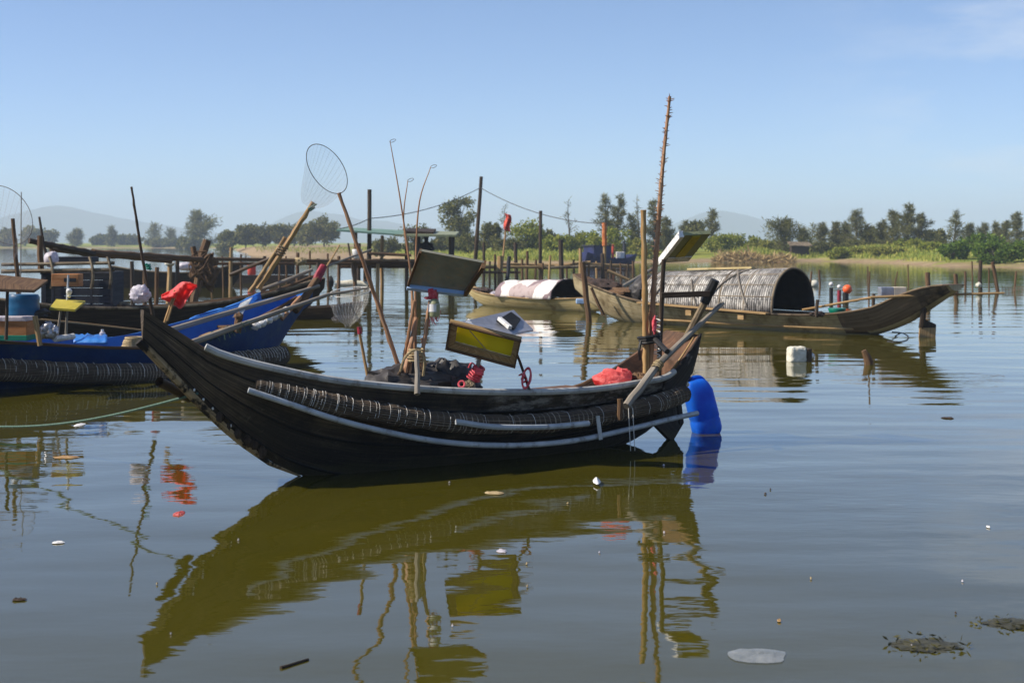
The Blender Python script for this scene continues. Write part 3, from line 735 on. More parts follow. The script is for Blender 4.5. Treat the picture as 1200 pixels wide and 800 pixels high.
m = MB(); m.tube([NB.pt(t, 0, NB.zk(t)-.004) + Vector((-.02, -.012, 0)) for t in [0, .015, .03, .06, .095, .13, .16, .2, .26]], [.026, .030, .031, .031, .030, .028, .024, .016, .004], 8, wob=.15)
m.build('stem', 'stem_wood', nb)
# flat end boards of the bow
m = MB(); m.plank(NB.pt(-.004, -.03, 1.0), NB.pt(-.004, -.03, 1.20), .03, .05); m.plank(NB.pt(-.004, .034, .99), NB.pt(-.004, .034, 1.225), .03, .05); m.build('bow_board', 'stem_wood', nb, smooth=False, bevel=.006)
# rough raised cheek boards at the stern
m = MB(); rows = [[NB.rim(t, True, .012, .012), NB.pt(t, NB.half(t, NB.zs(t)-.17)+.014, NB.zs(t)-.17), NB.pt(t, NB.half(t, NB.zs(t)-.32)+.012, NB.zs(t)-.32)] for t in [.905+.095*i/12 for i in range(13)]]
m.grid(rows); o = m.build('stern_cheek', 'stern_wood', nb); sd = o.modifiers.new('thick', 'SOLIDIFY'); sd.thickness = .02; sd.offset = 0
# paler sheet inside the stern: sunlight there put in as wood colour
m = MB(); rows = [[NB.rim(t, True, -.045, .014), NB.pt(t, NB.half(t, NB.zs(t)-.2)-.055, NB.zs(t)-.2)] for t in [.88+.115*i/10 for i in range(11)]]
m.grid(rows); o = m.build('stern_sunlit_face', 'tan_wood', nb); sd = o.modifiers.new('thick', 'SOLIDIFY'); sd.thickness = .014; sd.offset = 0
for t in (.3, .46, .64, .80):
    z = min(NB.zs(t), NB.zs(t, False))-.07; hb = NB.half(t, z)-.03
    m = MB(); m.plank(NB.pt(t, -hb, z), NB.pt(t, hb, z), .16, .03); m.build('thwart', 'red_wood', nb, smooth=False, bevel=.004)
m = MB(); m.plank(NB.pt(.68, -.2, .455), NB.pt(.80, -.24, .46), .26, .02); m.build('floor_board', 'red_wood', nb, smooth=False, bevel=.004)
# skeg under the stern
m = MB(); a, b_, c_, d_ = NB.pt(.885, .015, .06), NB.pt(.985, .015, .30), NB.pt(.99, .015, .12), NB.pt(.965, .015, .0)
m.slab([NB.pt(.93, .016, .14), NB.pt(.993, .016, .34), NB.pt(1.0, .016, .13), NB.pt(.972, .016, -.03)], Vector((NB.n.x, NB.n.y, 0))*-.032); m.build('skeg', 'tar', nb, smooth=False)
# weed and shells clinging to the stem
m = MB(); rr = random.Random(3)
for k in range(26):
    t = .11 + .08*rr.random(); c = NB.pt(t, rr.uniform(-.02, .04), NB.zk(t)+rr.uniform(-.01, .04)); r = rr.uniform(.012, .03)
    m.lump(c, (r, 0, 0), (0, r, 0), (0, 0, r*1.3), .4, 2, k, 8, 6)
m.build('weed_growth', 'dark_wood', nb)
m = MB()
for k in range(5):
    c = NB.pt(.075+.014*k, .03, NB.zk(.075+.014*k)+.02); m.lump(c, (.008, 0, 0), (0, .008, 0), (0, 0, .010), .3, 2, k, 8, 6)
m.build('barnacle', 'white_plastic', nb)
# rolled matting held along the near side by a plastic pipe
pth = curve([NB.side(x, y, .055) for x, y in ((300, 452), (350, 463), (400, 475), (460, 486), (520, 494), (590, 497), (660, 493), (720, 484), (765, 474), (803, 461))], 70)
m = MB(); m.tube(pth, [.042+.029*min(1, i/14)+.004*math.sin(i*1.7)+.003*math.sin(i*.6) for i in range(71)], 14, wob=.07)
roll = tag(m.build('bamboo_mat_roll', 'roll', org=pth[35]), 'long dark roll of bamboo matting slung along the side of the black boat', 'mat roll')
m = MB()
for i in [2, 3, 4, 5, 6, 7, 8, 9, 10, 11, 12, 13, 14, 15, 16, 17, 18, 19, 20, 21, 22, 23, 24, 25, 26, 28, 29, 31, 33, 36, 39, 42, 47, 52, 57, 60, 63, 65]:
    c = pth[i]; d = (pth[i+1 if i < 70 else i]-pth[i-1]).normalized(); e = d.cross(Vector((0, 0, 1))).normalized(); f = e.cross(d)
    m = MB(); R_ = .042+.029*min(1, i/14)+.005; j = d*rr.uniform(-.03, .03)
    ee = -e if e.y > 0 else e; m.tube([c+j+ee*R_*math.cos(a)+f*R_*math.sin(a) for a in [rr.uniform(-1.0, -.1)+.26*q_ for q_ in range(10)]], .0010+.0012*rr.random(), 4); m.build('lashing', 'string', roll)
p2 = curve([NB.side(x, y, .115) for x, y in ((290, 457), (340, 473), (390, 490), (440, 503), (500, 515), (560, 521), (620, 521), (680, 515), (740, 502), (785, 491), (817, 484))], 60)
m = MB(); m.tube(p2, .021, 10); tag(m.build('plastic_pipe', 'pvc', org=p2[30]), 'pale grey bent plastic pipe holding the mat roll along the black boat', 'pipe')
p3 = curve([NB.side(x, y, .15) for x, y in ((535, 494), (580, 500), (640, 500), (690, 496))], 20)
m = MB(); m.tube(p3, .021, 8); tag(m.build('pipe_offcut', 'pvc', org=p3[10]), 'short grey pipe lying on top of the mat roll amidships', 'pipe')
def band(px, y0, y1, label):
    a, b = NB.side(px, y0, .13), NB.side(px+4, y1, .155); m = MB(); m.plank(a, b, .035, .006, up=NB.n.to_3d()); return tag(m.build('strap', 'rail_pipe', org=a, smooth=False), label, 'strap', 'straps round the mat roll')
band(700, 487, 515, 'grey plastic strap bent over the mat roll near the stern')
m = MB(); a = NB.side(727, 467, .16); m.stick(a, NB.side(727, 492, .17), .022, .02, 4); tag(m.build('stake', 'brown_wood', org=a), 'short brown stake standing against the mat roll near the stern', 'stake')
for k, px in enumerate((737, 742)):
    a = NB.side(px, 478, .17); m = MB(); m.tube([a, NB.side(px+1, 500, .18), NB.side(px+2, 528, .17)], .003, 5); tag(m.build('string', 'string', org=a), 'thin pale string trailing from the mat roll towards the water', 'string', 'strings trailing off the stern roll')
# mooring line and loose tube at the bow
a = NB.pt(.08, .03, NB.zk(.08)+.02); b_ = W(-60, 497, .12); m = MB()
m.tube([a.lerp(b_, i/24)+Vector((0, 0, -.10*math.sin(math.pi*i/24))) for i in range(25)], .009, 6); tag(m.build('mooring_line', 'green_rope', org=a), 'thin green mooring line running from the black bow out to the left', 'rope')
a, b_ = P(187, 447, 9.5), P(222, 466, 9.85); m = MB(); m.tube([a, a.lerp(b_, .5), b_], .034, 14, False); m.tube([b_, a.lerp(b_, .5), a], .027, 14, False)
tag(m.build('tube', 'bamboo_dark', org=a), 'dark hollow tube sticking out under the black bow', 'tube')

# black netting and poles amidships
m = MB(); m.lump(NB.pt(.435, .05, .56), NB.u.to_3d()*.46, NB.n.to_3d()*.26, (0, 0, .17), .35, 2.2, 4, 40, 22); m.lump(NB.pt(.50, .03, .57), NB.u.to_3d()*.24, NB.n.to_3d()*.24, (0, 0, .20), .3, 2.6, 9, 32, 20); m.lump(NB.pt(.385, .1, .58), NB.u.to_3d()*.2, NB.n.to_3d()*.2, (0, 0, .14), .3, 2.6, 2, 24, 14)
tag(m.build('net_heap', 'black_tarp', org=NB.pt(.45, 0, .5)), 'heap of crumpled black sheeting and net amidships in the black boat', 'net heap')
D = 10.5
def nbpole(label, a, b, r0, r1, mat='bamboo_red', name='bamboo_pole', cat='pole', group=None, bend=.01, nodes=True, da=D, db=D):
    return pole(name, label, cat, P(*a, da), P(*b, db), r0*.8, r1*.8, mat, group, bend, nodes)
# landing net
a, b_ = P(468, 432, 10.5), P(397, 226, 10.35)
ln = thing('landing_net', 'long handled landing net with a round hoop leaning up from the black boat', 'landing net', tuple(a))
m = MB(); m.stick(a, b_, .017, .012, 6, .004, 8, True); m.build('handle', 'bamboo_red', ln)
c = P(383, 198, 10.33); e = P(404, 197, 10.28)-P(383.5, 198, 10.33); f = Vector((-.075, -.03, .178)); e = e*1.0
m = MB(); m.ring(c, e, f, .0032, 40, 6); m.build('hoop', 'hoop', ln)
tip = P(355, 236, 10.75); rows = []
for i in range(11):
    t = i/10; cc = c.lerp(tip, t); k = (1-t)**.65
    rows.append([cc + (e*math.cos(2*math.pi*j/24)+f*math.sin(2*math.pi*j/24))*k + Vector((0, 0, -.05*math.sin(math.pi*t))) for j in range(25)])
m = MB(); m.grid(rows, 1, 1)
m.uv = [[(((q % 25)/24.0), (q//25)/10.0) for q in fc] for fc in m.f]
m.build('net', 'net_grey', ln)
# tall whippy rods with wire loops
for lab, pts, g in (('tallest thin rod with a wire loop at its tip', ((487, 432), (482, 330), (470, 240), (457, 165)), 1), ('shortest thin rod with a wire loop at its tip', ((484, 432), (482, 330), (473, 260), (478, 211)), 2), ('thin rod bent right with a wire loop at its tip', ((487, 425), (487, 320), (491, 240), (505, 195)), 3)):
    o = thing('fishing_rod', lab + ', standing in the black boat', 'rod', tuple(P(*pts[0], D)), 'thin rods standing amidships')
    m = MB(); pp = curve([P(x, y, D+.05*g) for x, y in pts], 16); m.tube(pp, [.012-.009*i/16 for i in range(17)], 6); m.build('rod', 'bamboo_red', o)
    q = pp[-1]; m = MB(); m.ring(q+Vector((.02, 0, .0)), (.022, 0, .006), (0, .018, .012), .0022, 14, 4); m.build('tip_loop', 'hoop', o)
nbpole('short stick forking left from the pole bundle amidships', (472, 428), (486, 352), .017, .013, db=10.4)
nbpole('thick reddish stick in the pole bundle amidships', (473, 446), (488, 372), .024, .018, da=10.35)
nbpole('stick of the pole bundle rising to the dark panel', (492, 440), (504, 352), .019, .016, da=10.45)
nbpole('thin dark stick at the right of the pole bundle amidships', (499, 428), (494, 396), .010, .008)
nbpole('short bent stick leaning left over the black heap', (466, 441), (482, 418), .018, .014, mat='bamboo_dark', da=10.3, bend=.05)
nbpole('grey flattened stake hanging over the rail amidships', (488, 412), (489, 462), .020, .026, mat='grey_pole', name='stake', cat='stake', da=10.2, db=10.02, nodes=False)
nbpole('pale stick behind the grey stake amidships', (478, 455), (483, 410), .016, .013, da=10.3)
m = MB(); m.helix(P(486, 424, 10.4), P(488, 408, 10.4), .055, .008, 5); m.tube(curve([P(468, 440, 10.35), P(474, 420, 10.3), P(486, 410, 10.28), P(497, 420, 10.3), P(496, 440, 10.35)], 20), .010, 6)
tag(m.build('rope_lashing', 'rope', org=P(487, 416, 10.4)), 'pale rope lashing tying the pole bundle amidships', 'rope')
nbpole('short pale stick with a red tip left of the black heap', (431, 443), (421, 387), .015, .013, mat='bamboo', name='stick', cat='stick', nodes=False)
m = MB(); m.tube([P(421.8, 391, D), P(420.6, 383, D)], [.017, .016], 8); tag(m.build('red_tape', 'maroon', org=P(421, 387, D)), 'red tape wound round the tip of the short pale stick', 'tape')

# dark panel and yellow framed box
q = [P(492, 294, 10.2), P(567, 308, 10.2), P(546, 341, 10.5), P(478, 333, 10.5)]
nrm = (q[1]-q[0]).cross(q[3]-q[0]).normalized(); nrm = nrm if nrm.y > 0 else -nrm
o = thing('tilted_panel', 'dark olive tilted panel with a pale blue lower batten, propped over the black boat', 'panel', tuple(q[3]))
m = MB(); m.slab(q, nrm*.02); m.build('board', 'olive_panel', o, smooth=False)
m = MB(); m.slab([q[3]-nrm*.035, q[2]-nrm*.035, q[2]+(q[3]-q[0]).normalized()*.036-nrm*.03, q[3]+(q[3]-q[0]).normalized()*.036-nrm*.03], nrm*.06); m.build('batten', 'blue_trim', o, smooth=False)
rgt = (q[1]-q[0]).normalized()
m = MB(); m.slab([q[1]-rgt*.012-nrm*.05, q[1]+rgt*.016-nrm*.05, q[2]+rgt*.016-nrm*.05, q[2]-rgt*.012-nrm*.05], nrm*.075); m.build('side_board', 'brown_wood', o, smooth=False)
m = MB(); m.slab([q[0]-rgt*.004-nrm*.02, q[0]+rgt*.014-nrm*.02, q[3]+rgt*.014-nrm*.02, q[3]-rgt*.004-nrm*.02], nrm*.045); m.build('side_board', 'brown_wood', o, smooth=False)
m = MB(); m.tube([P(507, 338, 10.5), P(508, 356, 10.5), P(500, 376, 10.5)], .011, 6); tag(m.build('panel_prop', 'bamboo_red', org=P(500, 376, 10.5)), 'thin prop holding up the dark olive panel', 'prop')
m = MB(); m.helix(P(507, 339, 10.5), P(508, 351, 10.5), .028, .011, 5, 6); m.lump(P(502, 349, 10.48), (.03, 0, 0), (0, .02, 0), (0, 0, .012), .4, 2, 1, 10, 8)
tag(m.build('cord_wrap', 'red_cord', org=P(508, 345, 10.5)), 'red cord wound round the prop under the dark olive panel', 'cord')
bt = thing('plastic_bottle', 'small pale bottle hanging below the dark olive panel', 'bottle', tuple(P(509, 366, 10.5)))
m = MB(); pr = [(350, .018), (353, .034), (357, .042), (369, .042), (371, .036)]; m.tube([P(509, y, 10.47) for y, r in pr], [r for y, r in pr], 14); m.build('body', 'green_panel', bt)
m = MB(); m.tube([P(508.5, y, 10.47) for y in (356, 365)], .0432, 14, False); m.build('label', 'white_plastic', bt)
m = MB()
for k in range(16): 
    x = 503+k; m.tube(curve([P(x-2, 364, 10.5), P(x-3+rr.uniform(-3, 3), 372, 10.5), P(x-2+rr.uniform(-3, 3), 372+rr.uniform(3, 12), 10.5)], 5), .002, 4)
tag(m.build('frayed_cord', 'red_cord', org=P(509, 368, 10.5)), 'loose pink frayed cord dangling under the small pale bottle', 'cord')

q = [P(527, 377, 10.35), P(611, 398, 10.35), P(604, 430, 10.5), P(522, 408, 10.5)]
nrm = (q[1]-q[0]).cross(q[3]-q[0]).normalized(); nrm = nrm if nrm.y > 0 else -nrm
o = thing('framed_box', 'shallow wooden box with an olive yellow back, tilted above the black boat', 'framed box', tuple(q[3]))
rx, dn = (q[1]-q[0]).normalized(), (q[3]-q[0]).normalized()
ins = [q[0]+rx*.06+dn*.016, q[1]-rx*.05+dn*.016, q[2]-rx*.05-dn*.06, q[3]+rx*.06-dn*.06]
m = MB(); m.slab([p+nrm*.035 for p in ins], nrm*.01); m.build('yellow_sheet', 'yellow_panel', o, smooth=False)
m = MB()
for i in range(4):
    j = (i+1) % 4; m.slab([q[i], q[j], ins[j], ins[i]], nrm*.034)
m.build('frame', 'tan_wood', o, smooth=False)
for i in range(4):
    j = (i+1) % 4; inw = (ins[i]-q[i]+ins[j]-q[j]).normalized()*.014; m = MB(); m.slab([q[i]-nrm*.018, q[j]-nrm*.018, q[j]+inw-nrm*.018, q[i]+inw-nrm*.018], nrm*.016); m.build('edge_strip', 'brown_wood', o, smooth=False)
m = MB(); m.tube([q[0]+rx*.155+dn*.03-nrm*.006, q[0]+rx*.30+dn*.17-nrm*.006], .004, 5); m.build('cord', 'rope', o)
q = [P(540, 377, 10.75), P(602, 363, 11.25), P(625, 386, 11.1), P(590, 393, 10.75)]
mt = thing('metal_sheet', 'dull silver metal sheet lying behind the yellow backed box', 'metal sheet', tuple(q[3]))
m = MB(); m.slab(q, (0, 0, -.015)); m.build('sheet', 'metal', mt, smooth=False)
m = MB(); m.slab([p+Vector((0, 0, .012)) for p in (q[0].lerp(q[1], .45).lerp(q[3].lerp(q[2], .45), .35), q[0].lerp(q[1], .9).lerp(q[3].lerp(q[2], .9), .12), q[0].lerp(q[1], .93).lerp(q[3].lerp(q[2], .93), .5), q[0].lerp(q[1], .5).lerp(q[3].lerp(q[2], .5), .85))], (0, 0, -.010)); m.build('dark_patch', 'black', mt, smooth=False)
m = MB(); m.plank(P(585, 373, 10.92), P(598, 384, 10.8), .035, .03); tag(m.build('white_block', 'white_plastic', org=P(591, 380, 10.85), smooth=False, bevel=.005), 'small white block on the silver metal sheet', 'block')
m = MB(); m.slab([P(543, 380, 10.6), P(549, 373, 10.75), P(557, 383, 10.6), P(550, 383, 10.55)], (0, 0, -.008)); tag(m.build('white_scrap', 'white_plastic', org=P(549, 380, 10.6), smooth=False), 'white folded scrap behind the upper left edge of the yellow backed box', 'scrap')
nbpole('worn post holding up the yellow backed box, wrapped in red cord', (549, 460), (566, 408), .020, .017, mat='grey_pole', name='post', cat='post', nodes=False, da=10.55, db=10.5)
nbpole('dark thin post under the right end of the yellow backed box', (622, 462), (602, 405), .014, .012, mat='bamboo_dark', name='post', cat='post', nodes=False, da=10.6, db=10.52)
m = MB(); m.helix(P(555, 446, 10.52), P(562, 430, 10.5), .036, .011, 6, 6); m.helix(P(553, 444, 10.5), P(560, 434, 10.48), .045, .007, 4, 5); m.tube(curve([P(561, 432, 10.48), P(553, 425, 10.46), P(549, 431, 10.46)], 8), .006, 5)
tag(m.build('cord_wrap', 'red_cord', org=P(558, 438, 10.5)), 'thick red cord wrapped round the worn post below the yellow backed box', 'cord')
m = MB(); m.ring(P(617, 443, 10.5), (.03, 0, .01), (0.008, .01, .072), .011, 22, 6); m.helix(P(611, 437, 10.55), P(617, 450, 10.57), .02, .007, 3, 5); tag(m.build('cord_ring', 'red_cord', org=P(617, 443, 10.5)), 'pink cord ring hung on the dark thin post', 'cord')
m = MB(); m.ring(P(541, 450, 10.35), (.022, 0, 0), (0, .01, .022), .008, 16, 6); tag(m.build('cord_ring', 'red_cord', org=P(541, 450, 10.35)), 'small red cord loop at the right end of the black heap', 'cord')
m = MB(); m.lump(P(550, 455, 10.45), (.05, 0, 0), (0, .05, 0), (0, 0, .05), .4, 2, 4); m.slab([P(541, 460, 10.4), P(551, 440, 10.5), P(556, 441, 10.5), P(556, 460, 10.4)], (0, .02, 0)); tag(m.build('rag', 'grey_wood', org=P(550, 455, 10.45), smooth=False), 'grey rag and offcut at the foot of the cord wrapped post', 'rag')

# stern gear
D = 11.55
m = MB(); m.lump(P(718, 445, 11.35), (.145, 0, 0), (0, .13, 0), (0, 0, .085), .22, 2.3, 6, 40, 22); m.lump(P(728, 440, 11.4), (.08, 0, 0), (0, .09, 0), (0, 0, .06), .3, 3, 2, 24, 14)
tag(m.build('plastic_bag', 'red_plastic', org=P(718, 455, 11.35)), 'knotted red plastic bag sitting at the stern of the black boat', 'bag')
m = MB(); m.lump(P(750, 444, 11.45), (.07, 0, 0), (0, .1, 0), (0, 0, .05), .35, 3, 1); tag(m.build('rag', 'brown_wood', org=P(750, 448, 11.45)), 'brown rag beside the red bag at the stern', 'rag')
m = MB(); m.stick(P(757, 443, D), P(754, 246, D-.05), .027, .021, 8, .006, 10, True); tag(m.build('bamboo_pole', 'bamboo', org=P(757, 443, D)), 'smooth pale bamboo pole upright at the stern of the black boat', 'pole')
m = MB(); pp = curve([P(761, 442, D+.04), P(766, 340, D), P(771, 270, D-.02), P(777, 190, D-.05), P(785, 113, D-.1)], 48); m.tube(pp, [(.026-.015*i/48)*(1.18 if i % 4 == 0 else 1) for i in range(49)], 8, wob=.08)
for i in range(4, 49):
    for k in range(5):
        an = rr.uniform(0, 6.28); d = Vector((math.cos(an), math.sin(an), rr.uniform(.1, .7))); r = .026-.015*i/48; q = pp[i].lerp(pp[i-1], rr.random()); m.tube([q, q+d.normalized()*(r+rr.uniform(.008, .038))], [.005, .002], 4)
tag(m.build('thorny_pole', 'bamboo_red', org=P(761, 442, D)), 'very tall thin reddish pole set with thorny stubs, at the stern of the black boat', 'pole')
m = MB(); m.stick(P(772, 441, D+.1), P(778, 304, D+.12), .022, .018, 5, .006); tag(m.build('panel_post', 'bamboo_dark', org=P(772, 441, D)), 'dark post carrying the yellow striped panel at the stern', 'post')
m = MB(); m.helix(P(762, 402, D), P(761, 392, D), .085, .012, 3, 6); m.tube(curve([P(751, 400, 11.45), P(749, 410, 11.42), P(750, 421, 11.45)], 8), .012, 6); m.tube([P(768, 398, 11.45), P(782, 412, 11.2)], .022, 8); tag(m.build('rope_lashing', 'black', org=P(762, 398, D)), 'black lashing binding the poles together at the stern', 'lashing')
m = MB(); m.lump(P(767, 381, D-.06), (.018, 0, 0), (0, .02, 0), (0, 0, .07), .5, 3, 8, 14, 12); tag(m.build('red_rag', 'red_cord', org=P(767, 385, D-.06)), 'red rag strip tied round the thorny pole', 'rag')
m = MB(); m.helix(P(769, 370, D+.05), P(769, 418, D+.05), .032, .005, 7, 5); tag(m.build('string_wrap', 'string', org=P(769, 400, D)), 'pale string wound down the dark post at the stern', 'string')
q = [P(776, 308, 12.0), P(801, 276, 11.55), P(833, 274, 11.6), P(807, 306, 12.05)]
nrm = (q[1]-q[0]).cross(q[3]-q[0]).normalized(); nrm = nrm if nrm.z > 0 else -nrm
o = thing('striped_panel', 'tilted panel with a yellow stripe and sunlit white edge, on the dark post at the stern', 'panel', tuple(q[0]))
m = MB(); m.slab(q, nrm*.03); m.build('board', 'green_panel', o, smooth=False)
m = MB(); L1, L2 = (q[1]-q[0]).normalized(), (q[3]-q[0]).normalized(); m.slab([q[0]-L2*.03-nrm*.012, q[1]-L2*.03-nrm*.012, q[1]+L2*.004-nrm*.012, q[0]+L2*.004-nrm*.012], nrm*.055); m.build('sunlit_edge', 'white_plastic', o, smooth=False)  # white strip paints the sunlight on the board's left edge
f = lambda a, b: q[0].lerp(q[1], b).lerp(q[3].lerp(q[2], b), a) - nrm*.008
m = MB(); m.slab([f(.34, .22), f(.34, .97), f(.66, .97), f(.66, .22)], nrm*.006); m.build('yellow_stripe', 'yellow_lamp', o, smooth=False)
m = MB(); m.slab([f(.08, .03), f(.08, .2), f(.97, .2), f(.97, .03)], nrm*.006); m.build('pale_strip', 'white_plastic', o, smooth=False)
m = MB(); m.plank(P(775, 346, 11.5), P(832, 344, 11.5), .05, .045); tag(m.build('crossbar', 'dark_wood', org=P(775, 346, 11.5), smooth=False, bevel=.004), 'dark flat bar running right from the dark post at the stern', 'bar')
o = thing('tiller', 'leaning tiller post with a black wrapped top at the stern of the black boat', 'tiller', tuple(P(800, 402, 11.9)))
m = MB(); m.stick(P(800, 405, 11.9), P(828, 350, 11.75), .030, .032, 4, .003); m.build('shaft', 'grey_wood', o)
m = MB(); m.stick(P(825.5, 355, 11.75), P(838, 328, 11.7), .042, .038, 4, .002); m.build('grip', 'black', o)
m = MB(); m.stick(P(734, 476, 10.98), P(770, 428, 11.3), .033, .032, 5, .002); m.stick(P(770, 428, 11.3), P(847, 355, 11.8), .028, .018, 6, .002)
tag(m.build('oar_pole', 'grey_pole', org=P(734, 476, 10.98)), 'long silvery pole slanting over the stern of the black boat', 'pole')
m = MB(); m.helix(P(768, 432, 11.25), P(773, 425, 11.3), .036, .006, 4, 5); tag(m.build('rope_lashing', 'rope', org=P(770, 428, 11.3)), 'cord tied round the middle of the long silvery pole', 'lashing')
# blue jerry can floating off the stern
jc = thing('jerry_can', 'bright blue plastic jerry can leaning half sunk off the stern', 'jerry can', tuple(W(828, 503)))
ax = (P(815, 440, 12.35)-P(829, 506, 12.35)).normalized(); sx_ = Vector((1, .25, 0)); sx_ = (sx_-ax*sx_.dot(ax)).normalized(); sy_ = ax.cross(sx_); ct = P(829, 506, 12.35)
rows = []; prof = [(-.035, .55), (-.025, .8), (.0, .94), (.03, 1.0), (.10, 1.0), (.11, .965), (.125, .965), (.135, 1.0), (.36, .98), (.40, .90), (.44, .80), (.465, .55), (.47, .3)]
for hgt, k in prof:
    row = []
    for j in range(32):
        an = 2*math.pi*j/32; cx_, cy_ = math.cos(an), math.sin(an); sq = (abs(cx_)**4.2+abs(cy_)**4.2)**(-1/4.2)
        row.append(ct + ax*hgt + sx_*(cx_*sq*.122*k + (-.02*max(0, hgt-.3)/.15)) + sy_*cy_*sq*.10*k)
    rows.append(row)
m = MB(); b0 = m.grid(rows, close=True); m.face(list(range((len(rows)-1)*32, len(rows)*32))); m.build('body', 'can_blue', jc)
m = MB(); c = ct+ax*.455-sx_*.085; m.tube([c, c+ax*.04], .032, 12); m.tube([c+ax*.03, c+ax*.065], .038, 14); m.build('cap', 'tarp_dark', jc)
m = MB(); m.tube(curve([ct+ax*.455-sx_*.05, ct+ax*.485-sx_*.03, ct+ax*.475+sx_*.04, ct+ax*.425+sx_*.075], 12), .018, 8); m.build('handle', 'can_blue', jc)
m = MB(); m.lump(P(805.5, 450, 12.1), (.018, 0, 0), (0, .018, 0), (0, 0, .02), .3, 2, 3, 10, 8); m.tube(curve([P(803, 436, 12.0), P(805, 444, 12.1), P(803, 452, 12.0)], 8), .006, 5); tag(m.build('knot', 'string', org=P(805, 450, 12.1)), 'white knotted string tying the blue jerry can to the stern', 'string')
# ============ the blue boat on the left
BB = Boat((-8.18, 13.7), (-2.78, 19.7),
          beam=[(0, .3), (.2, .6), (.4, .62), (.65, .6), (.8, .42), (.9, .2), (.95, .11), (1, .04)],
          sheer=[(0, 1.0), (.2, .68), (.4, .54), (.65, .38), (.8, .55), (.9, .735), (.95, .87), (1, 1.0)],
          far=[(0, 1.0), (.2, .7), (.4, .56), (.65, .45), (.8, .66), (.9, .85), (.95, .93), (1, 1.0)],
          keel=[(0, .5), (.1, 0), (.2, -.15), (.7, -.15), (.8, -.12), (.9, .0), (.925, .2), (.95, .45), (.985, .75), (1, .8)], power=.45)
bb = thing('fishing_boat', 'deep blue painted fishing boat with a maroon tipped bow post, behind the black bow', 'boat', tuple(BB.pt(.6, 0, 0)))
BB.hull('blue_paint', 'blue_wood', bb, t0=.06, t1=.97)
m = MB(); m.tube([BB.rim(t, True, -.01, .006) for t in [.08+.88*i/50 for i in range(51)]], .020, 6); m.build('gunwale_rail', 'brown_wood', bb)
m = MB(); m.stick(P(346, 364, 19.25), P(373, 325, 19.7), .055, .05, 4, .004, 8); pst = m.build('bow_post', 'brown_wood', bb)
m = MB(); m.stick(P(371.5, 328, 19.68), P(379, 312, 19.8), .062, .055, 3, .002, 8); m.build('post_tip', 'maroon', pst)
for t in (.3, .5, .68, .84):
    z = BB.zs(t)-.08; hb = BB.half(t, z)-.04; m = MB(); m.plank(BB.pt(t, -hb, z), BB.pt(t, hb, z), .18, .03); m.build('thwart', 'brown_wood', bb, smooth=False)
def rollalong(boat, pts, out, r, label):
    pp = curve([boat.side(x, y, out) for x, y in pts], 40); m = MB(); m.tube(pp, r, 12, wob=.05); o = tag(m.build('bamboo_mat_roll', 'roll', org=pp[20]), label, 'mat roll')
    m = MB()
    for i in range(2, 39, 2):
        d = (pp[i+1]-pp[i-1]).normalized(); e = d.cross(Vector((0, 0, 1))).normalized(); f = e.cross(d); k = r+.006; m = MB()
        m.tube([pp[i]+(-e if e.y > 0 else e)*k*math.cos(a)+f*k*math.sin(a) for a in [rr.uniform(-.4, .4)+.25*j for j in range(6)]], .003, 4); m.build('lashing', 'string', o)
    return o
rollalong(BB, ((-60, 432), (0, 433), (60, 436), (120, 438), (190, 437)), .08, .125, 'long dark mat roll slung along the left part of the blue hull')
rollalong(BB, ((262, 425), (300, 421), (331, 416)), .07, .13, 'short mat roll hung under the blue bow')
o = pole('oar_pole', 'upper grey pole lying along the blue bow, its end near the maroon tip', 'pole', P(182, 392, 17.9), P(374, 335, 19.6), .042, .026, 'grey_pole')
net = thing('landing_net', 'pale landing net drooping off the bow of the blue boat, on a long grey pole', 'landing net', tuple(P(214, 405, 17.3)))
m = MB(); m.stick(P(214, 405, 17.3), P(385, 345, 18.7), .042, .024, 6, .004); m.stick(P(385, 345, 18.7), P(434, 337, 18.9), .022, .012, 3, .002); m.build('handle', 'grey_pole', net)
c = P(410, 342, 18.9); e = P(434, 340, 18.9)-c; f = Vector((0, .26, .055)); rows = []
m = MB(); m.ring(c, e, f, .006, 36, 5); m.build('hoop', 'string', net)
tip = P(408, 383, 18.9)
for i in range(13):
    t = i/12; cc = c.lerp(tip, t); k = max(.12, (1-t**2.6))*(.95 if i else 1)
    rows.append([cc + (e*math.cos(2*math.pi*j/28)+f*(1-.4*t)*math.sin(2*math.pi*j/28))*k + Vector((rr.uniform(-.01, .01), 0, rr.uniform(-.02, .02)*t)) for j in range(29)])
m = MB(); m.grid(rows); m.uv = [[((q % 29)/28.0, (q//29)/12.0) for q in fc] for fc in m.f]; m.build('net', 'net_white', net)
m = MB(); m.lump(P(405, 374, 18.9), (.19, 0, 0), (0, .1, 0), (0, 0, .055), .4, 2.5, 3); m.build('net_bunt', 'net_grey', net)
for (px, py, mt, lb) in ((183, 382, 'maroon', 'maroon rowlock peg with cord, left one on the blue boat'), (280, 371, 'brown_wood', 'brown knobbed rowlock peg, right one on the blue boat')):
    d = 18.0 if px < 200 else 18.2; m = MB(); m.stick(P(px-2, py+18, d), P(px, py-1, d), .05, .045, 4); m.lump(P(px, py, d), (.06, 0, 0), (0, .06, 0), (0, 0, .06), .3, 2, 1, 12, 8); tag(m.build('rowlock_peg', mt, org=P(px, py+18, d)), lb, 'peg')
rows = []
for i in range(21):
    t = i/20; x = 196+t*109; y0 = interp([(0, 388), (.35, 368), (.7, 357), (1, 342)], t); y1 = interp([(0, 399), (.4, 386), (.8, 372), (1, 354)], t); d = 18.75+.75*t
    rows.append([P(x, y0+rr.uniform(-1, 1), d+.1), P(x, y0+.5, d), P(x+1, (y0+y1)/2+rr.uniform(-1, 1), d-.05+rr.uniform(-.03, .03)), P(x+2, y1, d)])
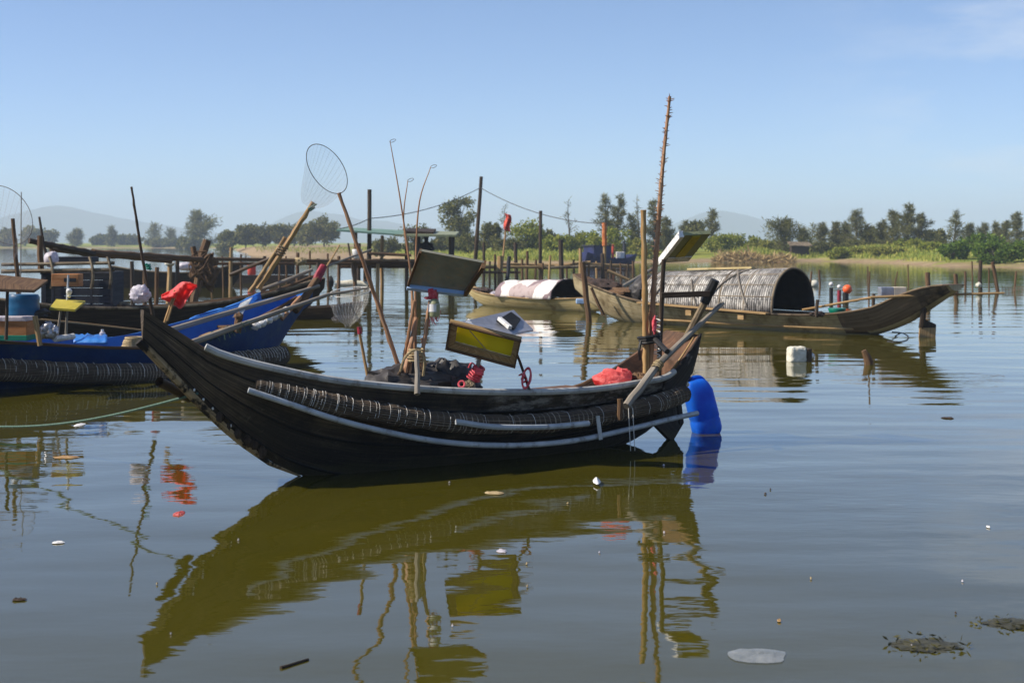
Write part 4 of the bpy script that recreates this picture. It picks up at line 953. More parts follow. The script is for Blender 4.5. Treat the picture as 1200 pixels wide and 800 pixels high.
m = MB(); m.grid(rows); o = tag(m.build('blue_tarp', 'tarp_blue', org=P(250, 380, 19)), 'bright blue tarp pulled up along the far side of the blue bow', 'tarp'); s_ = o.modifiers.new('thick', 'SOLIDIFY'); s_.thickness = .012
m = MB(); m.slab([P(272, 372, 18.6), P(282, 355, 18.9), P(296, 348, 19.0), P(284, 368, 18.7)], (0, .012, -.004)); tag(m.build('cloth', 'pvc', org=P(282, 362, 18.8), smooth=False), 'pale blue cloth fold hanging over the bright blue tarp', 'cloth')
pole('stick', 'pale stick under the grey poles in the blue bow', 'stick', P(236, 397, 17.9), P(262, 388, 18.2), .05, .045, 'bamboo')
m = MB()
for k in range(7): m.tube(curve([P(240+6*k, 402-2.2*k, 17.8+.05*k), P(250+6*k+rr.uniform(-4, 4), 388-2*k, 17.8), P(258+6*k, 400-2.2*k, 17.85)], 6), .006, 4)
tag(m.build('loose_rope', 'green_rope', org=P(255, 398, 17.8)), 'loose pale green rope over the rail of the blue boat', 'rope')
m = MB()
for k in range(6): m.lump(P(300+7*k, 382-3.6*k, 18.5+.1*k), (.06, 0, 0), (0, .05, 0), (0, 0, .05), .5, 2.5, k, 12, 8)
tag(m.build('white_net_heap', 'white_plastic', org=P(318, 378, 18.7)), 'white bundled net lying in the blue bow', 'net heap')
pole('stick', 'pinkish stick leaning on the bow post of the blue boat', 'stick', P(330, 374, 18.9), P(352, 348, 19.2), .03, .03, 'bamboo_red')
# gear in the left part of the blue boat
q = [P(-30, 322, 15.4), P(56, 331, 15.6), P(40, 343, 15.0), P(-30, 341, 14.8)]
o = thing('tilted_panel', 'brown weathered panel tilted over the blue boat at the left edge', 'panel', tuple(q[3])); m = MB(); m.slab(q, (0, .01, .03)); m.build('board', 'brown_wood', o, smooth=False)
m = MB(); m.stick(P(7, 398, 15.2), P(9, 336, 15.2), .02, .018, 4); m.build('post', 'bamboo_dark', o)
m = MB(); rows = []
for i in range(9): 
    y = 345+27*i/8; k = [.9, 1, 1, .97, 1, 1, .97, 1, .95][i]
    rows.append([P(27, y, 15.9)+Vector((math.cos(a)*.18*k, math.sin(a)*.17*k, 0)) for a in [2*math.pi*j/24 for j in range(24)]])
b0 = m.grid(rows, close=True, flip=True); m.face(range(0, 24)); tag(m.build('drum', 'teal', org=P(27, 372, 15.9)), 'teal blue plastic drum under the brown panel at the left edge', 'drum')
o = thing('box', 'pale topped box with a yellow brown side and green foot in the blue boat', 'box', tuple(P(16, 397, 15.4)))
m = MB(); m.box(P(15, 384, 15.5), (.2, 0, 0), (0, .15, 0), (0, 0, .085)); m.build('side', 'crate_wood', o, smooth=False, bevel=.006)
m = MB(); m.box(P(15, 373, 15.5), (.21, 0, 0), (0, .16, 0), (0, 0, .022)); m.build('lid', 'white_film', o, smooth=False, bevel=.006)
m = MB(); m.box(P(15, 395, 15.5), (.205, 0, 0), (0, .155, 0), (0, 0, .03)); m.build('foot', 'green', o, smooth=False, bevel=.006)
pole('post', 'pale flat post standing against the rail of the blue boat', 'post', P(47, 405, 15.3), P(41, 370, 15.3), .028, .03, 'tan_wood')
o = thing('yellow_table', 'small yellow board on two thin legs in the blue boat', 'board', tuple(P(72, 398, 16.2))); m = MB(); m.slab([P(66, 353, 16.4), P(100, 355, 16.4), P(88, 365, 16.0), P(58, 363, 16.0)], (0, 0, .025)); m.build('top', 'yellow_lamp', o, smooth=False)
for a, b in (((66, 400), (71, 364)), ((77, 396), (79, 362))): m = MB(); m.stick(P(*a, 16.2), P(*b, 16.2), .016, .014, 3); m.build('leg', 'grey_pole', o)
pole('lamp_pole', 'thin pale pole rising behind the small yellow board', 'pole', P(78, 360, 16.4), P(80, 322, 16.4), .012, .012, 'pvc')
o = thing('lamp', 'small white bulb lamp on the thin pale pole', 'lamp', tuple(P(81, 343, 16.35))); m = MB(); m.tube([P(81, y, 16.33) for y in (346, 343, 340, 338)], [.012, .034, .034, .016], 12); m.build('shade', 'white_plastic', o); m = MB(); m.lump(P(81, 347, 16.33), (.02, 0, 0), (0, .02, 0), (0, 0, .02), 0, 1, 0, 10, 8); m.build('bulb', 'foam', o)
o = thing('wooden_crate', 'orange brown plywood crate with a dark hand hole hung in front of the slate cabin', 'crate', tuple(P(79, 335, 18)))
m = MB(); m.box(P(79, 328, 18), (.17, 0, 0), (0, .1, 0), (0, 0, .078)); m.build('body', 'crate_wood', o, smooth=False, bevel=.006); m = MB(); m.box(P(82, 328, 17.895), (.075, 0, 0), (0, .006, 0), (0, 0, .024)); m.build('hand_hole', 'black', o, smooth=False)  # flat black plate stands in for the dark inside the hole
pole('stick', 'long thin pale stick lying level in the blue boat', 'stick', P(44, 374, 16.4), P(170, 387, 17.6), .012, .01, 'bamboo')
pole('plastic_tube', 'short white plastic tube on the rail of the blue boat', 'tube', P(64, 397, 16.0), P(86, 394, 16.3), .035, .035, 'white_plastic', bend=0)
rows = [[P(86+3.3*i, 391+rr.uniform(-1, 1.5), 16.9), P(86+3.3*i, 396+rr.uniform(-1.5, 1.5), 16.7), P(86+3.3*i, 401, 16.55)] for i in range(13)]
m = MB(); m.grid(rows); o = tag(m.build('cloth', 'tarp_blue', org=P(105, 398, 16.7)), 'crumpled blue cloth lying inside the blue boat', 'cloth'); o.modifiers.new('thick', 'SOLIDIFY').thickness = .02
o = thing('plastic_bottle', 'small clear bottle standing on the blue cloth', 'bottle', tuple(P(120, 397, 16.9))); m = MB(); m.tube([P(120, y, 16.9) for y in (397, 396, 390, 388)], [.025, .036, .036, .015], 12); m.build('body', 'white_film', o); m = MB(); m.tube([P(120, 388.5, 16.9), P(120, 386, 16.9)], .016, 10); m.build('cap', 'white_plastic', o)
m = MB()
for k in range(9): m.ring(P(157, 408-1.5*k, 17.1), (.14-.006*k+rr.uniform(-.01, .01), 0, 0), (0, .12, 0), .016, 24, 5)
tag(m.build('rope_coil', 'rope', org=P(157, 408, 17.1)), 'coil of pale rope on the blue boat just left of the black bow', 'rope')
m = MB()
for k in range(5): m.lump(P(49+3.5*k, 391-4*(k % 3), 15.8), (.06, 0, 0), (0, .05, 0), (0, 0, .06), .4, 2.2, k, 14, 9)
tag(m.build('metal_pot', 'metal', org=P(56, 395, 15.8)), 'heap of silvery pots and bags beside the pale flat post', 'pots')
m = MB(); m.lump(P(45, 368, 15.9), (.14, 0, .03), (0, .08, 0), (0, 0, .05), .4, 2.6, 3); tag(m.build('dark_bundle', 'black_tarp', org=P(45, 372, 15.9)), 'dark bundle on top of the pale flat post', 'bundle')
# flag and bags on sticks between the boats
fl = thing('red_flag', 'red plastic bag tied as a flag to a short stick over the black bow', 'flag', tuple(P(194, 372, 16.2))); m = MB(); m.stick(P(193, 378, 16.2), P(205, 340, 16.2), .018, .014, 4); m.stick(P(196, 376, 16.15), P(207, 342, 16.2), .012, .01, 4); m.build('stick', 'bamboo', fl)
rows = []
for i in range(31):
    t = i/30; x = 189+42*t; y0 = interp([(0, 346), (.3, 339), (.6, 330), (1, 334)], t); y1 = interp([(0, 350), (.35, 357), (.55, 361), (.8, 346), (1, 337)], t)
    rows.append([P(x, y0+(y1-y0)*j/16, 16.2+.10*math.sin(j*.42+i*.2)+.06*mnoise.noise(Vector((i*.35, j*.18, 3)))+.05*abs(math.sin(i*.5-j*.25))) for j in range(17)])
m = MB(); m.grid(rows); o = m.build('bag', 'red_plastic', fl); o.modifiers.new('thick', 'SOLIDIFY').thickness = .006
pole('bamboo_rod', 'tall dark jointed bamboo rod leaning left above the white bag', 'rod', P(182, 384, 16.8), P(154, 219, 16.4), .024, .012, 'bamboo_dark', nodes=True, seg=8)
m = MB(); m.helix(P(173, 309, 16.6), P(175, 316, 16.6), .025, .01, 3); tag(m.build('tape', 'green', org=P(174, 312, 16.6)), 'green tape wound round the tall dark jointed rod', 'tape')
m = MB(); m.lump(P(164, 345, 16.5), (.12, 0, 0), (0, .09, 0), (0, 0, .105), .3, 2.4, 12, 28, 16); tag(m.build('white_bag', 'white_film', org=P(166, 356, 16.5)), 'crumpled white plastic bag hanging on the jointed rod', 'bag')
# hoop net at the left edge
hn = thing('hoop_net', 'large faint hoop net standing at the left edge', 'hoop net', tuple(P(20, 360, 18.5)))
c = P(6, 252, 18.5); m = MB(); m.ring(c, P(38, 258, 18.4)-c, P(2, 218, 18.6)-c, .005, 40, 6); m.build('hoop', 'hoop', hn)
rows = []; tip = P(-12, 330, 18.8)
for i in range(9):
    t = i/8; cc = c.lerp(tip, t); rows.append([cc+((P(38, 258, 18.4)-c)*math.cos(2*math.pi*j/24)+(P(2, 218, 18.6)-c)*math.sin(2*math.pi*j/24))*(1-t)**.7 for j in range(25)])
m = MB(); m.grid(rows); m.uv = [[((q % 25)/24.0, (q//25)/8.0) for q in fc] for fc in m.f]; m.build('net', 'net_grey', hn)
m = MB(); m.stick(P(24, 345, 18.4), P(25, 225, 18.4), .008, .006, 4); m.build('pole', 'grey_pole', hn)
pole('bamboo_pole', 'two toned pole below the faint hoop net', 'pole', P(22, 345, 18.6), P(15, 256, 18.6), .034, .026, 'brown_wood')

# ============ dark boat with a slate cabin, moored behind the blue one
DB = Boat((-9.2, 23.5), (-3.45, 26.1), beam=[(0, .2), (.2, .62), (.6, .62), (.85, .35), (1, .08)], sheer=[(0, .8), (.3, .56), (.6, .56), (.8, .71), (1, 1.0)],
          keel=[(0, .4), (.1, 0), (.3, -.15), (.7, -.1), (.84, .0), (.95, .45), (1, .8)], power=.45)
db = thing('cabin_boat', 'dark brown boat with a slate grey board cabin, moored behind the blue boat', 'boat', tuple(DB.pt(.5, 0, 0)))
DB.hull('dark_wood', 'brown_wood', db, t0=.05, t1=.96)
m = MB(); m.tube([DB.rim(t, True, .01, .01) for t in [.05+.93*i/40 for i in range(41)]], .028, 6); m.build('gunwale_rail', 'grey_wood', db)
m = MB()
for k in range(5): m.box(P(97, 323.5+9.2*k, 24.2), (.525, 0, 0), (0, .04, 0), (0, 0, .064))
cb = m.build('cabin', 'slate', db, smooth=False, bevel=.008)
m = MB()
for x in (62, 107, 131): m.box(P(x, 341, 24.13), (.02, 0, 0), (0, .012, 0), (0, 0, .32))
m.build('cabin_post', 'slate', cb, smooth=False)
m = MB(); m.box(P(133, 341, 24.7), (.04, 0, 0), (0, .5, 0), (0, 0, .32)); m.box(P(62, 341, 24.7), (.04, 0, 0), (0, .5, 0), (0, 0, .32)); m.box(P(97, 319.5, 24.75), (.56, 0, 0), (0, .55, 0), (0, 0, .02)); m.build('cabin_side', 'slate', cb, smooth=False)
for y, r, n in ((309, .03, 'upper'), (317, .035, 'lower')): m = MB(); m.stick(P(2, y+1, 24.0), P(134, y-1, 24.0), r, r*.9, 6, .003); m.build('cabin_rail', 'grey_wood', cb)
for x in (58, 105, 126):
    m = MB(); m.tube(curve([P(x, 301, 24.0), P(x+3, 312, 23.95), P(x+4, 326, 23.95), P(x+2, 338, 24.0)], 8), .028, 6); m.build('cabin_batten', 'grey_wood', cb)
m = MB(); m.stick(P(48, 318, 24.2), P(47, 276, 24.2), .055, .05, 4); m.build('cabin_stake', 'brown_wood', cb)
m = MB(); m.lump(P(60, 304, 24.4), (.13, 0, 0), (0, .1, 0), (0, 0, .14), .2, 2, 5); tag(m.build('white_sack', 'white_film', org=P(60, 312, 24.4)), 'white sack lying on top of the slate cabin', 'sack')
m = MB(); m.box(P(88, 304, 24.9), (.36, 0, 0), (0, .2, 0), (0, 0, .05)); tag(m.build('dark_box', 'slate', org=P(88, 308, 24.9), smooth=False, bevel=.01), 'dark flat box on top of the slate cabin', 'box')
pole('bamboo_rod', 'short dark rod standing on the cabin roof and leaning left', 'rod', P(56, 306, 25), P(46, 254, 25), .03, .02, 'bamboo_dark')
m = MB(); m.lump(P(145, 357, 24.3), (.11, 0, 0), (0, .1, 0), (0, 0, .05), .3, 2, 4); tag(m.build('sack', 'grey_wood', org=P(145, 359, 24.3)), 'small pale sack on the rail of the dark boat right of the cabin', 'sack')
pole('bamboo_boom', 'long thick bamboo boom drooping down to the right above the cabin', 'boom', P(34, 282, 27), P(110, 298, 28), .05, .075, 'bamboo_dark', bend=0, nodes=True)
pole('bamboo_boom', 'thick bamboo boom running on level to the rope wrapped post', 'boom', P(108, 297, 28), P(236, 304, 31), .08, .06, 'brown_wood', bend=.003, nodes=True)
pole('bamboo_boom', 'second bamboo lashed under the drooping boom', 'boom', P(60, 292, 27.3), P(200, 306, 30), .05, .05, 'brown_wood', bend=.006, nodes=True)
bp = thing('bamboo_mast', 'stout pale pair of lashed bamboos leaning right behind the blue bow', 'mast', tuple(P(300, 345, 25.4)))
m = MB(); m.stick(P(303, 338, 25.4), P(367, 237, 25.2), .055, .04, 6, .004, 8, True); m.build('pole', 'bamboo', bp); m = MB(); m.stick(P(293, 342, 25.4), P(334, 278, 25.3), .036, .03, 5, .004, 8, True); m.build('pole', 'tan_wood', bp)
m = MB(); m.helix(P(326, 299, 25.3), P(333, 288, 25.3), .085, .012, 4); m.build('lashing', 'grey_wood', bp); m = MB(); m.tube([P(361, 245, 25.1), P(371, 239, 25.1)], .02, 5); m.tube([P(363, 247, 25.1), P(369, 243, 25.1)], .02, 5); m.build('tip_cord', 'green_rope', bp)
pole('pole', 'dark pole leaning low across to the stout bamboo pair', 'pole', P(270, 322, 26), P(330, 298, 25.3), .035, .03, 'bamboo_dark')
pole('oar_pole', 'grey oar resting on the bow of the dark boat', 'oar', P(305, 340, 25.5), P(366, 316, 26), .035, .03, 'grey_pole'); pole('oar_pole', 'second oar, lower and darker, on the bow of the dark boat', 'oar', P(310, 346, 25.3), P(372, 322, 25.8), .03, .025, 'brown_wood')
LB = Boat((-5.8, 30.4), (-3.30, 31.3), beam=[(0, .2), (.3, .5), (.7, .45), (1, .1)], sheer=[(0, .45), (.4, .26), (.8, .28), (1, .36)], keel=[(0, .1), (.15, -.1), (.85, -.1), (1, .2)], power=.45)
lb = thing('skiff', 'low brown open skiff lying beyond the blue bow', 'boat', tuple(LB.pt(.5, 0, 0))); LB.hull('brown_wood', 'dark_wood', lb, N=30)
m = MB(); m.plank(LB.pt(.45, -.4, .2), LB.pt(.45, .4, .2), .2, .03); m.build('thwart', 'grey_wood', lb, smooth=False)

# ============ posts and jetty on the left
mp_ = thing('mooring_post', 'thick leaning post heaped with old rope behind the red flag', 'post', tuple(W(226, 360)))
m = MB(); m.stick(W(226, 361), P(236, 310, 36), .10, .12, 4); m.stick(P(233, 308, 36), P(243, 281, 36), .13, .10, 3, .01); m.stick(P(232, 318, 36), P(226, 289, 36), .08, .07, 3); m.build('post', 'brown_wood', mp_)
m = MB()
for k in range(26):
    c = P(237+rr.uniform(-8, 8), 311+rr.uniform(-13, 10), 35.75); m.tube(curve([c+Vector((rr.uniform(-.26, .26), rr.uniform(-.05, .05), rr.uniform(-.26, .22))) for _ in range(5)], 16), rr.uniform(.014, .026), 5)
m.build('rope', 'brown_wood', mp_)
m = MB(); m.lump(P(240, 318, 36.1), (.34, 0, 0), (0, .2, 0), (0, 0, .36), .6, 2.6, 7, 32, 22); m.build('net_heap', 'brown_wood', mp_)
def stake(px, y0, y1, d, r, mat, label, lean=0, group=None, name='stake', cat='stake', r1=None):
    "post driven into the lagoon bed: seen from y1 at the top down to the water at distance d"
    w_ = W(px, HZ+EYE*FPX/d, 0); w_.z = -.35; return pole(name, label, cat, w_, P(px+lean, y1, d), r, r1 or r*.85, mat, group)
G = 'mooring stakes behind the dark boat'
for px, y1, mt in ((156, 306, 'bamboo_dark'), (170, 318, 'brown_wood'), (183, 313, 'brown_wood'), (222, 330, 'brown_wood'), (206, 300, 'bamboo_dark')): stake(px, 0, y1, 36, .06, mt, 'short brown mooring stake in the water behind the dark boat', rr.uniform(-2, 2), G)
o = thing('float_post', 'stake topped with a white foam float left of the rope heaped post', 'post', tuple(W(199, 360))); m = MB(); m.stick(W(197, 361), P(199, 311, 36), .07, .06, 4); m.build('post', 'tan_wood', o); m = MB(); m.lump(P(199, 309, 36), (.13, 0, 0), (0, .12, 0), (0, 0, .055), .15, 2, 1, 16, 10); m.build('float', 'foam', o)
m = MB(); m.lump(P(217, 312, 40), (.24, 0, 0), (0, .2, 0), (0, 0, .12), .2, 2, 3); tag(m.build('foam_float', 'white_film', org=P(217, 316, 40)), 'white sack just left of the rope heaped post', 'sack')
OB = Boat((-14.6, 51.6), (-9.9, 52.4), beam=[(0, .3), (.3, .6), (.7, .6), (1, .15)], sheer=[(0, .8), (.3, .6), (.7, .58), (1, .95)], keel=[(0, .3), (.1, -.1), (.88, -.1), (1, .6)], power=.42)
ob_ = thing('moored_boat', 'long low dark boat lying behind the mooring stakes and the rope heaped post', 'boat', tuple(OB.pt(.5, 0, 0))); OB.hull('dark_wood', 'brown_wood', ob_, N=30)
m = MB(); m.tube([OB.rim(t, True, .01, .01) for t in [.03+.94*i/24 for i in range(25)]], .03, 6); m.build('gunwale_rail', 'grey_wood', ob_)
G = 'thin stakes standing along the jetty behind the blue bow'
for px, y1, d, r in ((248, 296, 47, .04), (262, 300, 48, .035), (283, 298, 49, .04), (327, 292, 49, .04), (337, 300, 47, .035), (362, 294, 50, .04), (385, 297, 50, .04)): stake(px, 0, y1, d, r, 'brown_wood', 'thin brown stake standing along the jetty behind the blue bow', rr.uniform(-2, 2), G)
jt = thing('jetty', 'rickety bamboo jetty with two rails crossing behind the left boats', 'jetty', tuple(W(330, 345)))
for a, b, r in (((225, 303, 44), (352, 305, 46), .06), ((345, 305.5, 46), (446, 306, 49), .055), ((255, 309, 45), (412, 309, 48), .045)): m = MB(); m.stick(P(*a), P(*b), r, r*.9, 8, .002); m.build('rail', 'brown_wood', jt)
for px, y1, mt, d in ((271, 290, 'tan_wood', 45), (310, 300, 'bamboo_dark', 46), (349, 296, 'brown_wood', 46), (373, 303, 'bamboo_dark', 47), (397, 300, 'brown_wood', 48)):
    w_ = W(px-1, HZ+EYE*FPX/d); w_.z = -.3; m = MB(); m.stick(w_, P(px, y1, d), .06, .055, 4, .01); m.build('post', mt, jt)
m = MB(); m.lump(P(352, 306, 45.9), (.2, 0, 0), (0, .15, 0), (0, 0, .12), .4, 2.6, 1); m.build('rope_heap', 'rope', jt)
rf = thing('fish_raft', 'dark floating raft with a mesh cage beyond the jetty', 'raft', tuple(W(310, 330))); m = MB(); m.box(P(315, 327, 58), (1.7, 0, 0), (0, .5, 0), (0, 0, .16)); m.build('deck', 'dark_wood', rf, smooth=False)
m = MB(); 
for k in range(9): m.box(P(316+3.6*k, 314, 58), (.018, 0, 0), (0, .02, 0), (0, 0, .27))
for k in range(4): m.box(P(330.5, 307+4.6*k, 57.97), (.52, 0, 0), (0, .016, 0), (0, 0, .018))
m.box(P(330, 314, 58.3), (.5, 0, 0), (0, .02, 0), (0, 0, .26)); m.build('cage', 'black', rf, smooth=False)
m = MB(); m.tube([P(295, y, 57.8) for y in (322, 321, 316, 315, 310, 309)], [.15, .17, .17, .165, .17, .15], 16); tag(m.build('red_drum', 'red_cloth', org=P(295, 322, 57.8)), 'red drum on the dark raft beyond the jetty', 'drum')
hut = thing('jetty_shelter', 'stilted jetty platform with a flat greenish roof behind the dark tilted panel', 'shelter', tuple(W(465, 339)))
for k, (y, d) in enumerate(((306, 49.5), (309, 50), (312, 50.6))): m = MB(); m.stick(P(396 if k else 408, y, d), P(536, y, d), .075, .07, 8, .003); m.build('beam', 'brown_wood', hut)
m = MB()
for k in range(19): m.box(P(402+7.2*k, 304.5+rr.uniform(-.5, .5), 50.2), (.095, 0, 0), (0, 1.1, 0), (0, 0, .02))
m.build('deck', 'grey_wood', hut, smooth=False)
for px, y1, d, mt in ((417, 272, 49.5, 'brown_wood'), (421, 285, 51.5, 'bamboo_dark'), (443, 309, 49.3, 'tan_wood'), (428, 309, 51, 'brown_wood'), (477, 284, 50.5, 'brown_wood'), (488, 275, 49.5, 'bamboo_dark'), (491, 274, 51.2, 'bamboo_dark'), (528, 276, 50, 'bamboo_dark'), (531, 276, 51.5, 'bamboo_dark'), (512, 306, 51, 'brown_wood'), (448, 276, 51.8, 'bamboo')):
    w_ = W(px-.5, HZ+EYE*FPX/d); w_.z = -.3; m = MB(); m.stick(w_, P(px, y1, d), .07, .06, 4, .008); m.build('post', mt, hut)
m = MB(); m.slab([P(394, 271, 49), P(470, 276.5, 49), P(478, 272, 52.5), P(404, 268, 52.5)], (0, 0, .06)); m.build('roof', plain('faded green roof sheet', S(96,128,112), S(124,150,134), 3, .6), hut, smooth=False)
m = MB(); m.slab([P(462, 277, 48.9), P(534, 277.5, 48.9), P(538, 273.5, 52.5), P(468, 272, 52.5)], (0, 0, .07)); m.build('roof', 'green_panel', hut, smooth=False)
m = MB(); m.slab([P(474, 273.5, 49.5), P(508, 275, 49.5), P(511, 271, 52), P(478, 270, 52)], (0, 0, .09)); m.build('roof_sheet', 'dark_wood', hut, smooth=False)
m = MB(); m.tube([P(418.5, y, 49) for y in (303, 302, 293, 292)], [.12, .15, .18, .17], 14); tag(m.build('bucket', 'white_plastic', org=P(418.5, 304, 49)), 'white bucket standing on the left of the stilted platform', 'bucket')
m = MB(); m.tube(curve([P(393, 333, 50), P(395, 333, 50), P(412, 332.5, 50), P(430, 333.5, 50), P(432, 334, 50)], 14), [.07]+[.13+.012*math.sin(i*1.3) for i in range(13)]+[.07], 14); tag(m.build('foam_float', 'foam', org=P(412, 334, 50)), 'long cream foam float lying in front of the stilted platform', 'float')
m = MB(); m.lump(P(387, 331, 51), (.13, 0, 0), (0, .15, 0), (0, 0, .22), .2, 2, 2); tag(m.build('float_drum', 'black', org=P(387, 337, 51)), 'black drum floating left of the cream foam float', 'drum')
pole('pole', 'pale pole sloping from the jetty rail up to the platform', 'pole', P(380, 313, 47), P(436, 292, 48.5), .045, .035, 'grey_pole'); pole('pole', 'thin pole crossing low in front of the platform to the right', 'pole', P(432, 297, 48), P(482, 299, 48.2), .05, .05, 'brown_wood')
pole('pole', 'brown slanting stick between the maroon tip and the jetty', 'stick', P(383, 312, 46), P(398, 287, 46.5), .03, .025, 'bamboo')
pole('hanging_rod', 'thin stick leaning on the platform posts at the left', 'stick', P(415, 330, 48.8), P(408, 285, 49), .04, .03, 'bamboo_dark')
# person sitting in the shade of the roof
pr_ = thing('person', 'person in dark clothes sitting in the shade of the platform roof', 'person', tuple(P(499, 304, 50.4)))
def figure(o, org, s=1.0):
    J = {'pelvis': (0, 0, .10), 'waist': (.0, 0, .26), 'chest': (.02, -.02, .46), 'neck': (.02, -.03, .60), 'head': (.02, -.05, .70), 'top': (.02, -.05, .80),
         'hipL': (-.09, -.02, .10), 'kneeL': (-.13, -.40, .30), 'footL': (-.12, -.62, .03), 'toeL': (-.12, -.74, .02), 'hipR': (.09, -.02, .10), 'kneeR': (.15, -.38, .32), 'footR': (.14, -.60, .03), 'toeR': (.14, -.72, .02),
         'shL': (-.17, -.02, .52), 'elL': (-.24, -.16, .34), 'haL': (-.14, -.36, .32), 'shR': (.20, -.02, .52), 'elR': (.28, -.16, .34), 'haR': (.17, -.36, .34)}
    rad = {'pelvis': .14, 'waist': .125, 'chest': .145, 'neck': .055, 'head': .095, 'top': .075, 'hip': .09, 'knee': .06, 'foot': .045, 'toe': .04, 'sh': .065, 'el': .045, 'ha': .04}
    E = [('pelvis', 'waist'), ('waist', 'chest'), ('chest', 'neck'), ('neck', 'head'), ('head', 'top')] + [(a+s_, b+s_) for s_ in 'LR' for a, b in (('hip', 'knee'), ('knee', 'foot'), ('foot', 'toe'), ('sh', 'el'), ('el', 'ha'))] + [('pelvis', 'hipL'), ('pelvis', 'hipR'), ('chest', 'shL'), ('chest', 'shR')]
    ks = list(J); me = bpy.data.meshes.new('body'); me.from_pydata([J[k] for k in ks], [(ks.index(a), ks.index(b)) for a, b in E], []); ob = bpy.data.objects.new('body', me); COL.objects.link(ob); ob.parent = o
    sk = ob.modifiers.new('skin', 'SKIN'); ss = ob.modifiers.new('sub', 'SUBSURF'); ss.levels = ss.render_levels = 1
    for i, k in enumerate(ks): r = rad.get(k) or rad[k[:-1]]; me.skin_vertices[0].data[i].radius = (r, r)
    me.skin_vertices[0].data[0].use_root = True; me.materials.append(M['dark_cloth']); return ob
figure(pr_, None)
m = MB(); m.lump(Vector(ROOT[pr_.name])+Vector((.02, -.05, .79)), (.10, 0, 0), (0, .11, 0), (0, 0, .075), .1, 2, 1, 14, 10); m.build('hair', 'black', pr_)
# cable poles
cp = pole('cable_pole', 'tall leaning dark pole carrying the sagging cable left of the red flag', 'pole', W(554, 329)+Vector((0, 0, -.3)), P(564, 207, 60), .09, .07, 'bamboo_dark', bend=.006); pole('cable_pole', 'straight dark upright pole through the left of the stilted platform', 'pole', W(433, 339)+Vector((0, 0, -.3)), P(433, 222, 50), .09, .07, 'bamboo_dark', bend=.006)
def cable(a, b, sag, label):
    m = MB(); m.tube([a.lerp(b, i/30)+Vector((0, 0, -sag*4*(i/30)*(1-i/30))) for i in range(31)], .016, 5); tag(m.build('cable', 'wire', org=a), label, 'cable')
cable(P(563, 220, 60), P(433, 256, 50), .25, 'dark cable sagging from the leaning pole left to the upright pole'); cable(P(433, 256, 50), P(398, 268, 49), .05, 'short end of the cable from the upright pole to the platform roof')
cable(P(563, 220, 60), P(708, 262, 56), .35, 'dark cable sagging from the leaning pole right to the orange tipped post')

# ============ fish pen of bamboo stakes in the middle
pen = thing('fish_pen', 'open pen of pale rails and many stakes standing in the water behind the canoe', 'fish pen', tuple(W(650, 334)))
for a, b, r, mt in (((557, 313, 52), (640, 313, 53), .06, 'tan_wood'), ((630, 314, 53), (706, 312, 54), .06, 'grey_wood'), ((585, 309, 55), (662, 311, 55.5), .05, 'tan_wood'), ((650, 312, 54), (692, 307, 54), .06, 'tan_wood'), ((690, 310, 54), (742, 312, 55), .07, 'tan_wood'), ((560, 319, 51), (610, 319, 51), .05, 'brown_wood'), ((700, 316, 54), (742, 317, 55), .035, 'brown_wood')): m = MB(); m.stick(P(*a), P(*b), r, r*.9, 7, .008); m.build('rail', mt, pen)
for px, y1, mt, r in ((567, 284, 'bamboo_dark', .06), (580, 298, 'brown_wood', .05), (604, 284, 'bamboo_dark', .08), (612, 303, 'brown_wood', .05), (618, 294, 'brown_wood', .06), (628, 304, 'brown_wood', .05), (645, 299, 'tan_wood', .05), (657, 281, 'bamboo_dark', .10), (672, 304, 'bamboo_dark', .05), (680, 291, 'tan_wood', .07), (699, 306, 'tan_wood', .05), (716, 305, 'bamboo_dark', .05), (727, 308, 'brown_wood', .04), (736, 309, 'bamboo_dark', .05), (742, 306, 'brown_wood', .05), (574, 306, 'bamboo_dark', .05), (636, 308, 'brown_wood', .05), (664, 309, 'brown_wood', .045), (690, 309, 'brown_wood', .045)):
    d = 52 + (px % 5)*.9; w_ = W(px+rr.uniform(-2, 2), HZ+EYE*FPX/d); w_.z = -.3; m = MB(); m.stick(w_, P(px, y1, d), r, r*.85, 4, .01); m.build('post', mt, pen)
m = MB()
for k in range(26): x = 701+1.6*k; w_ = W(x+rr.uniform(-.6, .6), 334); w_.z = -.2; m.stick(w_, P(x+rr.uniform(-.8, .8), 312+rr.uniform(-2, 3), 55), .016, .014, 2, .01, 5)
m.build('stake_fence', 'brown_wood', pen)
stake(587, 0, 300, 51.5, .12, 'tan_wood', 'thick pale leaning stake at the left front of the pen', -1); stake(594, 0, 300, 51, .08, 'slate', 'bluish leaning stake beside the thick pale one', 3); stake(633.5, 0, 247, 56, .075, 'bamboo_dark', 'tall straight dark stake with a pale base right of the flag', 0, name='pole', cat='pole')
pole('pole', 'pale pole slanting down in front of the stake fence', 'pole', P(712, 317, 52), P(737, 328, 52), .06, .05, 'tan_wood'); pole('pole', 'grey pole sloping up to the right behind the sampan bow', 'pole', P(722, 340, 33), P(768, 313, 34), .05, .04, 'grey_pole')
op = thing('marker_post', 'tall pale post with an orange wrapped tip left of the smooth bamboo pole', 'post', tuple(W(708, 332))); m = MB(); m.stick(W(708, 333)+Vector((0, 0, -.3)), P(708.5, 285, 56), .075, .065, 5); m.build('post', 'tan_wood', op); m = MB(); m.stick(P(708.5, 288, 56), P(708, 261, 56), .10, .085, 4, .01); m.build('wrap', plain('orange brown tip wrap', S(176,96,46), S(206,128,76), 6, .7), op)
stake(706, 0, 297, 54, .08, 'bamboo_dark', 'dark short stake just in front of the orange tipped post')
